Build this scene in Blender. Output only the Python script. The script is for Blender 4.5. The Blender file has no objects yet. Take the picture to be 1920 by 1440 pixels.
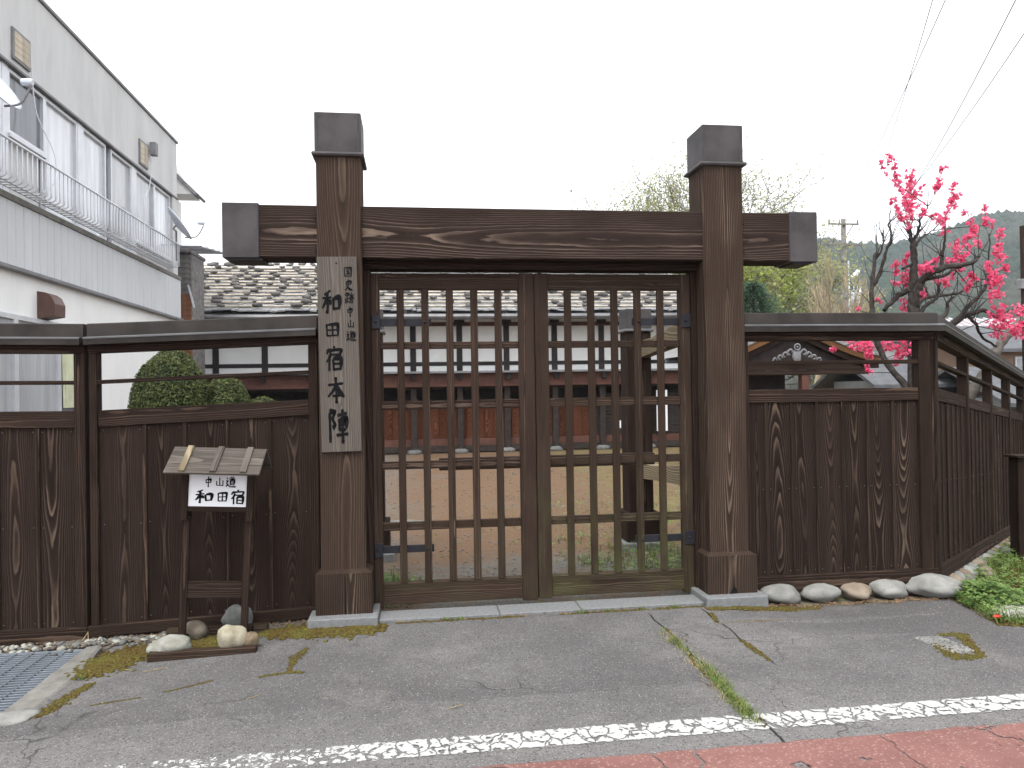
import bpy, bmesh, math, random
from mathutils import Matrix, Vector, Euler, noise as mnoise
random.seed(7)
R = math.radians
SC = bpy.context.scene
COL = SC.collection

# ---------------------------------------------------------------- camera
yaw, pitch, roll = R(7.45), R(0.5), R(0.9)
Fv = Vector((math.sin(yaw)*math.cos(pitch), math.cos(yaw)*math.cos(pitch), math.sin(pitch)))
R0 = Vector((math.cos(yaw), -math.sin(yaw), 0))
U0 = R0.cross(Fv)
Rv = R0*math.cos(roll) - U0*math.sin(roll)
Uv = U0*math.cos(roll) + R0*math.sin(roll)
cam_d = bpy.data.cameras.new('camera')
cam = bpy.data.objects.new('camera', cam_d)
COL.objects.link(cam)
cam.matrix_world = Matrix(((Rv.x, Uv.x, -Fv.x, 0), (Rv.y, Uv.y, -Fv.y, 0), (Rv.z, Uv.z, -Fv.z, 1.6), (0, 0, 0, 1)))
cam_d.sensor_width = 36
cam_d.lens = 36*1387/1920
cam_d.clip_start = 0.05
cam_d.clip_end = 6000
SC.camera = cam

# ---------------------------------------------------------------- overcast sky, soft sun, exposure
SUN_EL, SUN_AZ = R(62), R(205)          # azimuth from +Y towards +X
world = bpy.data.worlds.new('World')
SC.world = world
world.use_nodes = True
wt = world.node_tree
wt.nodes.clear()
sky = wt.nodes.new('ShaderNodeTexSky')
sky.sky_type = 'NISHITA'
sky.sun_disc = False
sky.sun_elevation = SUN_EL
sky.sun_rotation = SUN_AZ
sky.dust_density = 6
sky.air_density = 1.0
hsv = wt.nodes.new('ShaderNodeHueSaturation')
hsv.inputs['Saturation'].default_value = 0.10
hsv.inputs['Value'].default_value = 1.0
flat = wt.nodes.new('ShaderNodeMix'); flat.data_type = 'RGBA'
flat.inputs[0].default_value = 0.6
flat.inputs[7].default_value = (9.6, 9.8, 10.2, 1)      # the even white of a cloud layer
bg = wt.nodes.new('ShaderNodeBackground')
bg.inputs['Strength'].default_value = 0.10
wo = wt.nodes.new('ShaderNodeOutputWorld')
wt.links.new(sky.outputs[0], hsv.inputs['Color'])
wt.links.new(hsv.outputs[0], flat.inputs[6])
wt.links.new(flat.outputs[2], bg.inputs['Color'])
wt.links.new(bg.outputs[0], wo.inputs['Surface'])
sd = bpy.data.lights.new('sun', 'SUN')
sd.energy = 0.9
sd.angle = R(28)
sd.color = (1.0, 0.97, 0.92)
sun = bpy.data.objects.new('sun', sd)
COL.objects.link(sun)
sdir = Vector((math.sin(SUN_AZ)*math.cos(SUN_EL), math.cos(SUN_AZ)*math.cos(SUN_EL), math.sin(SUN_EL)))
sun.rotation_euler = sdir.to_track_quat('Z', 'Y').to_euler()
sun.location = sdir*60
vs = SC.view_settings
vs.view_transform = 'Standard'
vs.look = 'None'
vs.exposure = 1.42
vs.gamma = 1.0
SC.cycles.max_bounces = 5
SC.cycles.diffuse_bounces = 3
SC.cycles.adaptive_threshold = 0.02
SC.cycles.transparent_max_bounces = 12
SC.cycles.volume_bounces = 1
SC.render.film_transparent = False

# ---------------------------------------------------------------- node helper
class G:
    def __init__(s, name, rough=0.85, metal=0.0, spec=0.35):
        s.m = bpy.data.materials.new(name)
        s.m.use_nodes = True
        s.t = s.m.node_tree
        s.b = s.t.nodes['Principled BSDF']
        s.b.inputs['Roughness'].default_value = rough
        s.b.inputs['Metallic'].default_value = metal
        s.b.inputs['Specular IOR Level'].default_value = spec
        s._tc = None
    def n(s, t, **kw):
        x = s.t.nodes.new('ShaderNode'+t)
        for k, v in kw.items(): setattr(x, k, v)
        return x
    def put(s, sock, v):
        if hasattr(v, 'is_output'): s.t.links.new(v, sock)
        elif isinstance(v, (tuple, list)) and len(v) == 3 and sock.type == 'RGBA': sock.default_value = (*v, 1)
        else: sock.default_value = v
    def m_(s, op, a, b=None, c=None, clamp=False):
        x = s.n('Math', operation=op); x.use_clamp = clamp
        s.put(x.inputs[0], a)
        if b is not None: s.put(x.inputs[1], b)
        if c is not None: s.put(x.inputs[2], c)
        return x.outputs[0]
    def obj(s):
        if not s._tc: s._tc = s.n('TexCoord')
        return s._tc.outputs['Object']
    def wpos(s): return s.n('NewGeometry').outputs['Position']
    def rnd(s): return s.n('ObjectInfo').outputs['Random']
    def sep(s, v):
        x = s.n('SeparateXYZ'); s.put(x.inputs[0], v); return x.outputs
    def comb(s, a, b, c):
        x = s.n('CombineXYZ')
        for i, q in enumerate((a, b, c)): s.put(x.inputs[i], q)
        return x.outputs[0]
    def vm(s, v, k):
        x = s.n('VectorMath', operation='MULTIPLY'); s.put(x.inputs[0], v); x.inputs[1].default_value = k; return x.outputs[0]
    def va(s, v, w):
        x = s.n('VectorMath', operation='ADD'); s.put(x.inputs[0], v); s.put(x.inputs[1], w); return x.outputs[0]
    def noise(s, v, scale=5, detail=3, rough=0.55, dist=0):
        x = s.n('TexNoise'); s.put(x.inputs['Vector'], v)
        x.inputs['Scale'].default_value = scale; x.inputs['Detail'].default_value = detail
        x.inputs['Roughness'].default_value = rough; x.inputs['Distortion'].default_value = dist
        return x.outputs
    def voro(s, v, scale=5, feature='F1', rnd=1.0):
        x = s.n('TexVoronoi', feature=feature); s.put(x.inputs['Vector'], v)
        x.inputs['Scale'].default_value = scale; x.inputs['Randomness'].default_value = rnd
        return x.outputs
    def ss(s, v, a, b, lo=0.0, hi=1.0):
        x = s.n('MapRange', interpolation_type='SMOOTHSTEP'); s.put(x.inputs[0], v)
        x.inputs[1].default_value = a; x.inputs[2].default_value = b
        x.inputs[3].default_value = lo; x.inputs[4].default_value = hi
        return x.outputs[0]
    def mix(s, f, a, b, blend='MIX'):
        x = s.n('Mix', data_type='RGBA', blend_type=blend)
        s.put(x.inputs[0], f); s.put(x.inputs[6], a); s.put(x.inputs[7], b)
        return x.outputs[2]
    def ramp(s, f, stops):
        x = s.n('ValToRGB'); s.put(x.inputs[0], f)
        e = x.color_ramp.elements
        while len(e) < len(stops): e.new(0.5)
        for i, (p, c) in enumerate(stops): e[i].position = p; e[i].color = (*c, 1)
        return x.outputs[0]
    def bump(s, h, strength=0.4, dist=0.01):
        x = s.n('Bump'); x.inputs['Strength'].default_value = strength; x.inputs['Distance'].default_value = dist
        s.put(x.inputs['Height'], h); s.t.links.new(x.outputs[0], s.b.inputs['Normal'])
    def col(s, c): s.put(s.b.inputs['Base Color'], c)

def simple(name, c, var=0.15, scale=6, rough=0.8, metal=0.0, bump=0.2, bscale=60, spec=0.35, pervar=0.0):
    g = G(name, rough, metal, spec)
    v = g.obj()
    if pervar:
        r = g.rnd(); v = g.va(v, g.comb(g.m_('MULTIPLY', r, 31.0), g.m_('MULTIPLY', r, 57.0), 0.0))
    f = g.noise(v, scale, 5)[0]
    lo = tuple(x*(1-var) for x in c); hi = tuple(min(1, x*(1+var)) for x in c)
    cc = g.mix(g.ss(f, 0.3, 0.7), lo, hi)
    if pervar:
        k = g.m_('MULTIPLY_ADD', g.rnd(), 2*pervar, 1-pervar)
        cc = g.mix(1.0, cc, g.comb(k, k, k), 'MULTIPLY')
    g.col(cc)
    if bump: g.bump(g.noise(v, bscale, 4)[0], bump, 0.01)
    return g.m

def wood(name, dark, light, spacing=0.016, amount=1.0, pith=0.10, wob=0.10, gw=0.07, rough=0.8, green=0.0, freq=1.0, floor=0.22, gain=0.66):
    dark = tuple(q*gain for q in dark)
    g = G(name, rough, spec=0.07)
    r = g.rnd()
    wn = g.n('TexWhiteNoise', noise_dimensions='1D'); g.put(wn.inputs['W'], g.m_('MULTIPLY', r, 97.0))
    rx, ry, rz = g.sep(wn.outputs['Color'])
    x, y, z = g.sep(g.obj())
    off = g.comb(g.m_('MULTIPLY', rx, 37.0), g.m_('MULTIPLY', ry, 23.0), g.m_('MULTIPLY', rz, 41.0))
    n1 = g.n('SeparateColor'); g.put(n1.inputs[0], g.noise(g.va(g.comb(g.m_('MULTIPLY', x, 0.7), 0.0, g.m_('MULTIPLY', z, freq)), off), 1.5, 0.6)[1])
    X = g.m_('ADD', g.m_('ADD', x, g.m_('MULTIPLY_ADD', rx, 0.07, -0.035)), g.m_('MULTIPLY_ADD', n1.outputs[0], 0.09, -0.045))
    Y = g.m_('ADD', g.m_('MULTIPLY', y, 0.8), g.m_('ADD', g.m_('MULTIPLY_ADD', ry, pith, pith*0.55), g.m_('MULTIPLY_ADD', n1.outputs[1], wob*2, -wob)))
    rr = g.m_('SQRT', g.m_('ADD', g.m_('MULTIPLY', X, X), g.m_('MULTIPLY', Y, Y)))
    n2 = g.noise(g.va(g.vm(g.obj(), (9, 9, 1.6)), off), 3.0, 2)[0]
    rr = g.m_('ADD', rr, g.m_('MULTIPLY_ADD', n2, 0.007, -0.0035))
    q = g.m_('FRACT', g.m_('DIVIDE', rr, spacing))
    line = g.m_('MULTIPLY', g.ss(q, 0.5, 0.88), g.ss(q, 0.9, 1.0, 1.0, 0.0))
    xg = g.m_('DIVIDE', X, gw)
    wt_ = g.m_('DIVIDE', 1.0, g.m_('MULTIPLY_ADD', xg, xg, 1.0))
    wt_ = g.m_('MULTIPLY_ADD', g.m_('MULTIPLY', wt_, wt_), 1.0-floor, floor)
    patch = g.ss(g.noise(g.va(g.vm(g.obj(), (4, 4, 1.1)), off), 1.6, 2)[0], 0.36, 0.62, 0.18, 1.0)
    a = g.m_('MULTIPLY', g.m_('MULTIPLY', line, wt_), g.m_('MULTIPLY', patch, g.m_('MULTIPLY_ADD', ry, amount*1.1, amount*0.3)), clamp=True)
    fib = g.noise(g.va(g.vm(g.obj(), (80, 80, 1.3)), off), 3.0, 2)[0]
    k = g.m_('MULTIPLY', g.m_('MULTIPLY_ADD', fib, 1.1, 0.45), g.m_('MULTIPLY_ADD', rz, 0.4, 0.8))
    k = g.m_('MULTIPLY', k, g.m_('MULTIPLY_ADD', q, 0.65, 0.66))
    c = g.mix(1.0, dark, g.comb(k, k, k), 'MULTIPLY')
    c = g.mix(a, c, light)
    big = g.noise(g.va(g.vm(g.obj(), (2, 2, 0.9)), off), 2.2, 2)[0]
    c = g.mix(g.ss(big, 0.5, 0.8, 0.0, 0.35), c, tuple((d*1.25+0.004) for d in dark))
    if green:
        wz = g.sep(g.wpos())[2]
        gm = g.m_('MULTIPLY', g.ss(wz, 0.1, 1.3, 1.0, 0.05), g.ss(g.noise(g.va(g.vm(g.obj(), (7, 7, 2.2)), off), 1.5, 4)[0], 0.3, 0.75))
        c = g.mix(g.m_('MULTIPLY', gm, green), c, (0.085, 0.088, 0.035))
    g.col(c)
    g.bump(g.m_('ADD', g.m_('MULTIPLY', line, 0.6), g.m_('MULTIPLY', fib, 0.5)), 0.8, 0.005)
    return g.m

MAT = {}
MAT['fence'] = wood('fence_cedar', (0.035, 0.0225, 0.018), (0.145, 0.104, 0.076), spacing=0.0082, amount=0.68, pith=0.08, wob=0.095, gw=0.048, freq=0.5)
MAT['frame'] = wood('frame_cedar', (0.040, 0.0255, 0.020), (0.13, 0.088, 0.062), spacing=0.008, amount=0.5, pith=0.05, wob=0.02, gw=0.12, freq=0.35)
MAT['pillar'] = wood('pillar_cedar', (0.060, 0.040, 0.030), (0.185, 0.134, 0.096), spacing=0.0125, amount=1.0, pith=0.09, wob=0.08, gw=0.075, freq=0.42, floor=0.38)
MAT['beam'] = wood('beam_cedar', (0.058, 0.039, 0.032), (0.185, 0.138, 0.106), spacing=0.0095, amount=1.0, pith=0.06, wob=0.05, gw=0.06, freq=0.4, floor=0.30)
MAT['leaf'] = wood('gate_leaf_wood', (0.056, 0.035, 0.027), (0.14, 0.10, 0.077), spacing=0.007, amount=0.5, pith=0.03, wob=0.012, gw=0.4, green=0.15, freq=0.3)
MAT['leaf_g'] = wood('gate_leaf_mossy_wood', (0.056, 0.036, 0.027), (0.14, 0.103, 0.077), spacing=0.007, amount=0.5, pith=0.03, wob=0.012, gw=0.4, green=0.5, freq=0.3)
MAT['grey'] = wood('weathered_grey_wood', (0.135, 0.116, 0.100), (0.15, 0.132, 0.113), spacing=0.008, amount=0.4, pith=0.10, wob=0.03, gw=0.3, freq=0.35, gain=0.72)
MAT['pale'] = wood('pale_worn_wood', (0.23, 0.185, 0.12), (0.36, 0.30, 0.21), spacing=0.014, amount=0.8, pith=0.10, wob=0.06, gw=0.16, gain=0.8)
MAT['cap'] = simple('cap_metal', (0.056, 0.051, 0.052), 0.28, 4, 0.6, 0.0, 0.12, 6, 0.2)
MAT['coping'] = simple('coping_metal', (0.035, 0.030, 0.027), 0.35, 4, 0.65, 0.0, 0.12, 9, 0.15)
MAT['lip'] = simple('lip_metal', (0.15, 0.15, 0.155), 0.15, 5, 0.4, 0.4, 0.1, 12)
MAT['iron'] = simple('black_iron', (0.020, 0.020, 0.026), 0.2, 8, 0.55, 0.4, 0.15, 40)
MAT['granite'] = simple('granite', (0.165, 0.168, 0.170), 0.14, 40, 0.85, 0, 0.25, 160)
MAT['ink'] = simple('ink', (0.009, 0.009, 0.010), 0.3, 30, 0.9, 0, 0.1, 60, 0.05)
MAT['board'] = simple('white_board', (0.80, 0.81, 0.84), 0.03, 4, 0.5, 0, 0)
MAT['plaster'] = simple('white_plaster', (0.80, 0.80, 0.79), 0.05, 2, 0.9, 0, 0.05, 30)
MAT['steel'] = simple('galvanised_steel', (0.22, 0.245, 0.28), 0.12, 9, 0.45, 0.5, 0.1, 40)

# ---------------------------------------------------------------- mesh / object helper
WM = {}                                   # world matrix of every object made here
def tag(o, label, cat, group=None, kind=None):
    o['label'] = label; o['category'] = cat
    if group: o['group'] = group
    if kind: o['kind'] = kind
    return o
def place(o, parent=None, M=None):
    M = M or Matrix.Identity(4)
    WM[o] = M.copy()
    if parent is not None:
        o.parent = parent
        o.matrix_local = WM[parent].inverted() @ M
    else:
        o.matrix_world = M
    COL.objects.link(o)
    return o
def thing(name, label, cat, loc=(0, 0, 0), group=None, rz=0):
    o = bpy.data.objects.new(name, None)
    o.empty_display_size = 0.1
    place(o, None, Matrix.Translation(loc) @ Matrix.Rotation(rz, 4, 'Z'))
    return tag(o, label, cat, group)
def mesh(name, v, f, mat, smooth=False):
    me = bpy.data.meshes.new(name)
    me.from_pydata([tuple(p) for p in v], [], f)
    me.validate(); me.update()
    for m in (mat if isinstance(mat, (list, tuple)) else [mat]):
        me.materials.append(MAT[m] if isinstance(m, str) else m)
    if smooth:
        me.polygons.foreach_set('use_smooth', [True]*len(me.polygons))
    return me
def add(name, me, parent=None, M=None):
    return place(bpy.data.objects.new(name, me), parent, M)
def part(name, v, f, mat, parent=None, M=None, smooth=False):
    return add(name, mesh(name, v, f, mat, smooth), parent, M)
def struct(o):
    o['kind'] = 'structure'; return o

BOXC = {}
def boxmesh(name, sx, sy, sz, mat, bev):
    key = (name, round(sx, 3), round(sy, 3), round(sz, 3), mat, bev)
    if key in BOXC: return BOXC[key]
    bm = bmesh.new()
    bmesh.ops.create_cube(bm, size=1.0)
    for q in bm.verts: q.co = Vector((q.co.x*sx, q.co.y*sy, q.co.z*sz))
    b = min(bev, 0.3*min(sx, sy, sz))
    if b > 0.0004: bmesh.ops.bevel(bm, geom=bm.edges[:], offset=b, segments=1, affect='EDGES')
    me = bpy.data.meshes.new(name); bm.to_mesh(me); bm.free()
    me.materials.append(MAT[mat] if isinstance(mat, str) else mat)
    BOXC[key] = me
    return me
def box(name, parent, mat, x0, x1, y0, y1, z0, z1, M=None, bev=0.004, grain=None, rot=None):
    """box in the frame M; its own Z runs along the grain, Y through the thickness"""
    s = [abs(x1-x0), abs(y1-y0), abs(z1-z0)]
    c = Vector(((x0+x1)/2, (y0+y1)/2, (z0+z1)/2))
    g = 'xyz'.index(grain) if grain else max(range(3), key=lambda i: s[i]+(0.001 if i == 2 else 0))
    rest = [i for i in range(3) if i != g]
    th = min(rest, key=lambda i: s[i]-(0.02 if i == 1 else 0))
    wd = [i for i in rest if i != th][0]
    ax = [Vector((1, 0, 0)), Vector((0, 1, 0)), Vector((0, 0, 1))]
    ez, ex = ax[g], ax[wd]
    ey = ez.cross(ex)
    rm = Matrix((ex, ey, ez)).transposed().to_4x4()
    L = Matrix.Translation(c) @ (rot.to_4x4() if rot is not None else Matrix.Identity(4)) @ rm
    return add(name, boxmesh(name, s[wd], s[th], s[g], mat, bev), parent, (M or Matrix.Identity(4)) @ L)

def tubes(paths, seg=6, cap=True):
    """paths: [(pts, radii)] -> verts, faces"""
    V, F = [], []
    for pts, rad in paths:
        pts = [Vector(p) for p in pts]
        if not hasattr(rad, '__len__'): rad = [rad]*len(pts)
        up = None; base = len(V); n = len(pts)
        for i, p in enumerate(pts):
            d = (pts[min(i+1, n-1)]-pts[max(i-1, 0)]).normalized()
            if up is None:
                up = d.orthogonal().normalized()
            else:
                up = (up-d*up.dot(d)); up = up.normalized() if up.length > 1e-6 else d.orthogonal().normalized()
            w = d.cross(up)
            for k in range(seg):
                a = 2*math.pi*k/seg
                V.append(p+(up*math.cos(a)+w*math.sin(a))*rad[i])
        for i in range(n-1):
            for k in range(seg):
                a, b = base+i*seg+k, base+i*seg+(k+1) % seg
                F.append((a, b, b+seg, a+seg))
        if cap:
            F.append(tuple(base+k for k in reversed(range(seg))))
            F.append(tuple(base+(n-1)*seg+k for k in range(seg)))
    return V, F
def spline(pts, n=5):
    pts = [Vector(p) for p in pts]; out = []
    for i in range(len(pts)-1):
        p0, p1, p2, p3 = pts[max(i-1, 0)], pts[i], pts[i+1], pts[min(i+2, len(pts)-1)]
        for k in range(n):
            t = k/n
            out.append(0.5*((2*p1)+(p2-p0)*t+(2*p0-5*p1+4*p2-p3)*t*t+(3*p1-p0-3*p2+p3)*t**3))
    out.append(pts[-1]); return out
def prism(prof, s0, s1, k0=0.0, k1=0.0, slope=0.0):
    """profile [(n,z)] swept along x from s0 to s1; ends skewed by k*n, z sheared by slope*x"""
    m = len(prof); V = []
    for s, k in ((s0, k0), (s1, k1)):
        for n_, z in prof: V.append((s+k*n_, n_, z+slope*(s+k*n_)))
    F = [(i, (i+1) % m, m+(i+1) % m, m+i) for i in range(m)]
    F += [tuple(reversed(range(m))), tuple(range(m, 2*m))]
    return V, F
def lump(seed, sx, sy, sz, amp=0.18, sub=2, flat=0.0):
    bm = bmesh.new(); bmesh.ops.create_icosphere(bm, subdivisions=sub, radius=1.0)
    o = Vector((seed*3.1, seed*1.7, seed*0.9))
    for q in bm.verts:
        d = q.co.normalized()
        k = 1+amp*mnoise.noise(d*1.1+o)*1.6+amp*0.5*mnoise.noise(d*2.7+o)
        q.co = Vector((d.x*sx*k, d.y*sy*k, d.z*sz*k))
        if flat and q.co.z < -flat*sz: q.co.z = -flat*sz
    V = [q.co.copy() for q in bm.verts]; F = [tuple(w.index for w in f.verts) for f in bm.faces]
    bm.free(); return V, F
class Acc:
    def __init__(s): s.v, s.f = [], []
    def add(s, vf, M=None):
        b = len(s.v)
        s.v += [(M @ Vector(p)) for p in vf[0]] if M is not None else [Vector(p) for p in vf[0]]
        s.f += [tuple(i+b for i in q) for q in vf[1]]
    def quad(s, a, b, c, d):
        n = len(s.v); s.v += [a, b, c, d]; s.f.append((n, n+1, n+2, n+3))
    def tri(s, a, b, c):
        n = len(s.v); s.v += [a, b, c]; s.f.append((n, n+1, n+2))
def T(x, y, z): return Matrix.Translation((x, y, z))
def rnd(a, b): return random.uniform(a, b)
def rvec():
    while True:
        p = Vector((rnd(-1, 1), rnd(-1, 1), rnd(-1, 1)))
        if 0.01 < p.length < 1: return p

# ================================================================ ground, pavement, road
SD = Vector((0.74, 0.672)); SP = Vector((4.10, 5.43))
def sst(a, b, x):
    t = max(0.0, min(1.0, (x-a)/(b-a))); return t*t*(3-2*t)
def gz(x, y):
    p = Vector((x, y))-SP
    s, m = p.dot(SD), p.dot(Vector((0.672, -0.74)))
    z = -0.07*max(0.0, min(14.0, s))*sst(-0.25, 0.05, m)*sst(-2, 4.5, y)
    z -= 0.055*max(0.0, min(2.2, (-0.7-x)/1.5))*sst(2.5, 5.2, y)*(1-sst(6, 8, y))
    z -= 0.05*sst(2.2, 2.9, x)*sst(3.9, 5.1, y)*(1-sst(5.8, 6.5, y))
    return z
def grid_sheet(xs, ys, zf):
    V = [(x, y, zf(x, y)) for y in ys for x in xs]; n = len(xs)
    F = [(j*n+i, j*n+i+1, (j+1)*n+i+1, (j+1)*n+i) for j in range(len(ys)-1) for i in range(n-1)]
    return V, F
def fr(a, b, st):
    n = max(1, round((b-a)/st)); return [a+(b-a)*i/n for i in range(n+1)]

g = G('courtyard_earth', 0.95, spec=0.1)
P = g.wpos(); px, py, pz = g.sep(P)
n_big = g.noise(P, 0.55, 5)[0]; n_mid = g.noise(P, 3.5, 6, 0.7)[0]; n_fine = g.noise(P, 60, 4)[0]
n_peb = g.noise(P, 22, 3, 0.7)[0]
dirt = g.mix(g.m_('ADD', g.m_('MULTIPLY', n_mid, 0.5), g.m_('MULTIPLY', n_peb, 0.5)), (0.105, 0.064, 0.039), (0.205, 0.128, 0.080))
grav = g.mix(g.voro(P, 55)[0], (0.075, 0.075, 0.066), (0.20, 0.195, 0.18))
ymask = g.m_('MAXIMUM', g.ss(g.m_('ADD', py, g.m_('MULTIPLY', n_big, 1.6)), 7.4, 8.2, 1.0, 0.0), g.ss(g.m_('ADD', px, g.m_('MULTIPLY', n_big, 2.0)), 0.2, 1.4, 0.75, 0.0))
c = g.mix(g.m_('MULTIPLY', ymask, g.ss(n_mid, 0.25, 0.6)), dirt, grav)
c = g.mix(g.ss(n_big, 0.58, 0.75, 0.0, 0.6), c, grav)
mossm = g.m_('MULTIPLY', g.ss(g.m_('ADD', px, g.m_('MULTIPLY', n_big, 1.5)), 3.0, 4.2, 0.0, 0.8), g.ss(n_mid, 0.4, 0.6))
c = g.mix(mossm, c, g.mix(n_fine, (0.10, 0.105, 0.03), (0.22, 0.21, 0.09)))
c = g.mix(g.ss(py, 120, 300), c, (0.07, 0.09, 0.04))
c = g.mix(g.ss(n_fine, 0.3, 0.75, 0.0, 0.25), c, (0.23, 0.17, 0.12))
g.col(c); g.bump(g.m_('ADD', g.m_('ADD', n_fine, n_mid), n_peb), 0.8, 0.03)
MAT['earth'] = g.m
XS = [-1600, -700, -300, -120, -60, -30, -16] + fr(-12, -2.2, 0.4) + [-2.18] + fr(-2.0, 12, 0.25) + [13, 15, 18, 22, 30, 45, 80, 160, 320, 700, 1600]
YS = [-1600, -600, -200, -60, -20, -8] + fr(-6, 4.0, 0.5) + [4.19, 4.21] + fr(4.4, 5.0, 0.2) + [5.18, 5.2] + fr(5.4, 13, 0.25) + fr(13.5, 26, 0.8) + [30, 40, 60, 110, 200, 340, 600, 1000, 1700]
def g_ground(x, y):
    if x <= -2.18 and x > -13 and 4.205 < y < 5.19: return -0.42      # the drain channel under the grating
    return gz(x, y)-0.008
struct(part('ground', *grid_sheet(XS, YS, g_ground), 'earth'))

g = G('asphalt', 0.9, spec=0.2)
P = g.wpos(); px, py, pz = g.sep(P)
nb = g.noise(P, 0.7, 4, 0.6)[0]; nm = g.noise(P, 6, 4, 0.65)[0]; nf = g.noise(P, 120, 2, 0.6)[0]
vc = g.voro(P, 150)
base = g.mix(g.ss(nb, 0.3, 0.7), (0.092, 0.087, 0.087), (0.155, 0.148, 0.146))
base = g.mix(g.ss(nm, 0.35, 0.75, 0.0, 0.65), base, (0.092, 0.088, 0.088))
seam = g.m_('ADD', py, g.m_('MULTIPLY_ADD', g.noise(P, 2.2, 4)[0], 0.22, -0.11))
band = g.m_('MULTIPLY', g.ss(seam, 3.84, 3.87), g.ss(seam, 3.9, 4.35, 1.0, 0.0))
base = g.mix(g.m_('MULTIPLY', band, g.ss(px, 1.2, 2.2, 0.62, 0.2)), base, (0.082, 0.078, 0.078))
base = g.mix(g.ss(seam, 3.2, 3.8, 0.35, 0.0), base, (0.20, 0.192, 0.187))
blot = g.ss(g.noise(P, 1.7, 4, 0.65)[0], 0.52, 0.72, 0.0, 0.35)
base = g.mix(blot, base, (0.215, 0.20, 0.18))
spk = g.sep(vc[1])[0]
base = g.mix(g.m_('MULTIPLY', g.ss(spk, 0.78, 0.97), g.ss(vc[0], 0.15, 0.55, 0.85, 0.0)), base, (0.36, 0.35, 0.34))
base = g.mix(g.m_('MULTIPLY', g.ss(spk, 0.0, 0.3, 0.6, 0.0), 0.8), base, (0.04, 0.037, 0.037))
vd = g.voro(P, 62)
chip = g.sep(vd[1])[1]
base = g.mix(g.m_('MULTIPLY', g.ss(chip, 0.80, 0.86), g.ss(vd[0], 0.10, 0.34, 0.75, 0.0)), base, (0.31, 0.30, 0.285))
base = g.mix(g.m_('MULTIPLY', g.ss(chip, 0.16, 0.22, 1.0, 0.0), g.ss(vd[0], 0.2, 0.5, 0.75, 0.0)), base, (0.045, 0.042, 0.042))
# cracks: two long ones running out from the gate, and a net of hairlines
wob = g.m_('MULTIPLY_ADD', g.noise(g.comb(0.0, py, 0.0), 3.5, 5)[0], 0.07, -0.035)
def crack(xc, w, y0, y1):
    d = g.m_('ABSOLUTE', g.m_('SUBTRACT', g.m_('ADD', px, wob), xc))
    return g.m_('MULTIPLY', g.ss(d, w*0.4, w, 1.0, 0.0), g.m_('MULTIPLY', g.ss(py, y0, y0+0.1), g.ss(py, y1-0.1, y1, 1.0, 0.0)))
ck = g.m_('MAXIMUM', crack(1.62, 0.009, 0.0, 5.15), crack(2.03, 0.008, 4.0, 5.2))
hair = g.voro(g.va(g.vm(P, (1, 0.8, 1)), g.vm(g.noise(P, 4, 2)[1], (0.35, 0.35, 0))), 1.1, 'DISTANCE_TO_EDGE')[0]
ck = g.m_('MAXIMUM', ck, g.m_('MULTIPLY', g.ss(hair, 0.002, 0.006, 0.6, 0.0), g.ss(nb, 0.5, 0.62)))
base = g.mix(ck, base, (0.022, 0.02, 0.018))
g.col(base)
g.bump(g.m_('SUBTRACT', g.m_('ADD', g.m_('MULTIPLY', vc[0], 0.7), nf), g.m_('MULTIPLY', ck, 3.0)), 0.6, 0.006)
MAT['asphalt'] = g.m
EDGE = [(3.0, 60), (4.10, 60), (4.24, 14), (4.31, 4.35), (4.5, 3.86), (4.79, 3.93), (5.04, 4.02), (5.2, 4.04)]
def xr(y):
    for (a, p), (b, q) in zip(EDGE, EDGE[1:]):
        if a <= y <= b: return p+(q-p)*(y-a)/(b-a)
    return 60
AV, AF = [], []
def asph(y): return lambda x: gz(x, y)+0.0
ysn = [-40, -20, -8, -3, 0, 1, 2, 3, 3.6, 4.0]
xsn = [-60, -30, -15, -8, -5, -3.5, -2.5] + fr(-2, 5, 0.4) + [7, 10, 15, 30, 60]
v1, f1 = grid_sheet(xsn, ysn, gz)
yb = [4.0, 4.06, 4.10, 4.16, 4.24, 4.31, 4.4, 4.5, 4.65, 4.79, 4.9, 5.04, 5.12, 5.2]
b0 = len(v1); NB = 30
for y in yb:
    for i in range(NB+1):
        t = i/NB; e = xr(y)
        x = -2.0+(t/0.8)*5.9 if (t < 0.8 and e > 3.95) else (-2.0+t*(e+2.0) if e <= 3.95 else 3.9+(t-0.8)/0.2*(e-3.9))
        v1.append((x, y, gz(x, y)))
for j in range(len(yb)-1):
    for i in range(NB):
        a = b0+j*(NB+1)+i; f1.append((a, a+1, a+NB+2, a+NB+1))
struct(part('pavement', v1, f1, 'asphalt'))

# red surfaced lane and the worn white edge line
g = G('red_surfacing', 0.9, spec=0.2)
P = g.wpos(); px, py, pz = g.sep(P)
vc = g.voro(P, 120)
c = g.mix(g.ss(g.noise(P, 2.5, 5)[0], 0.3, 0.7), (0.165, 0.078, 0.068), (0.215, 0.105, 0.092))
c = g.mix(g.ss(g.sep(vc[1])[0], 0.82, 1.0, 0.0, 0.7), c, (0.33, 0.22, 0.19))
c = g.mix(g.ss(g.noise(P, 9, 4)[0], 0.5, 0.8, 0.0, 0.4), c, (0.13, 0.06, 0.052))
g.col(c); g.bump(g.m_('ADD', vc[0], g.noise(P, 130, 2)[0]), 0.5, 0.005)
wp = g.noise(P, 5, 5)[0]
ed = g.m_('ADD', py, g.m_('MULTIPLY_ADD', wp, 0.06, -0.03))
net = g.voro(g.va(P, g.vm(g.noise(P, 5, 4)[1], (0.3, 0.3, 0))), 1.5, 'DISTANCE_TO_EDGE')[0]
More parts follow.
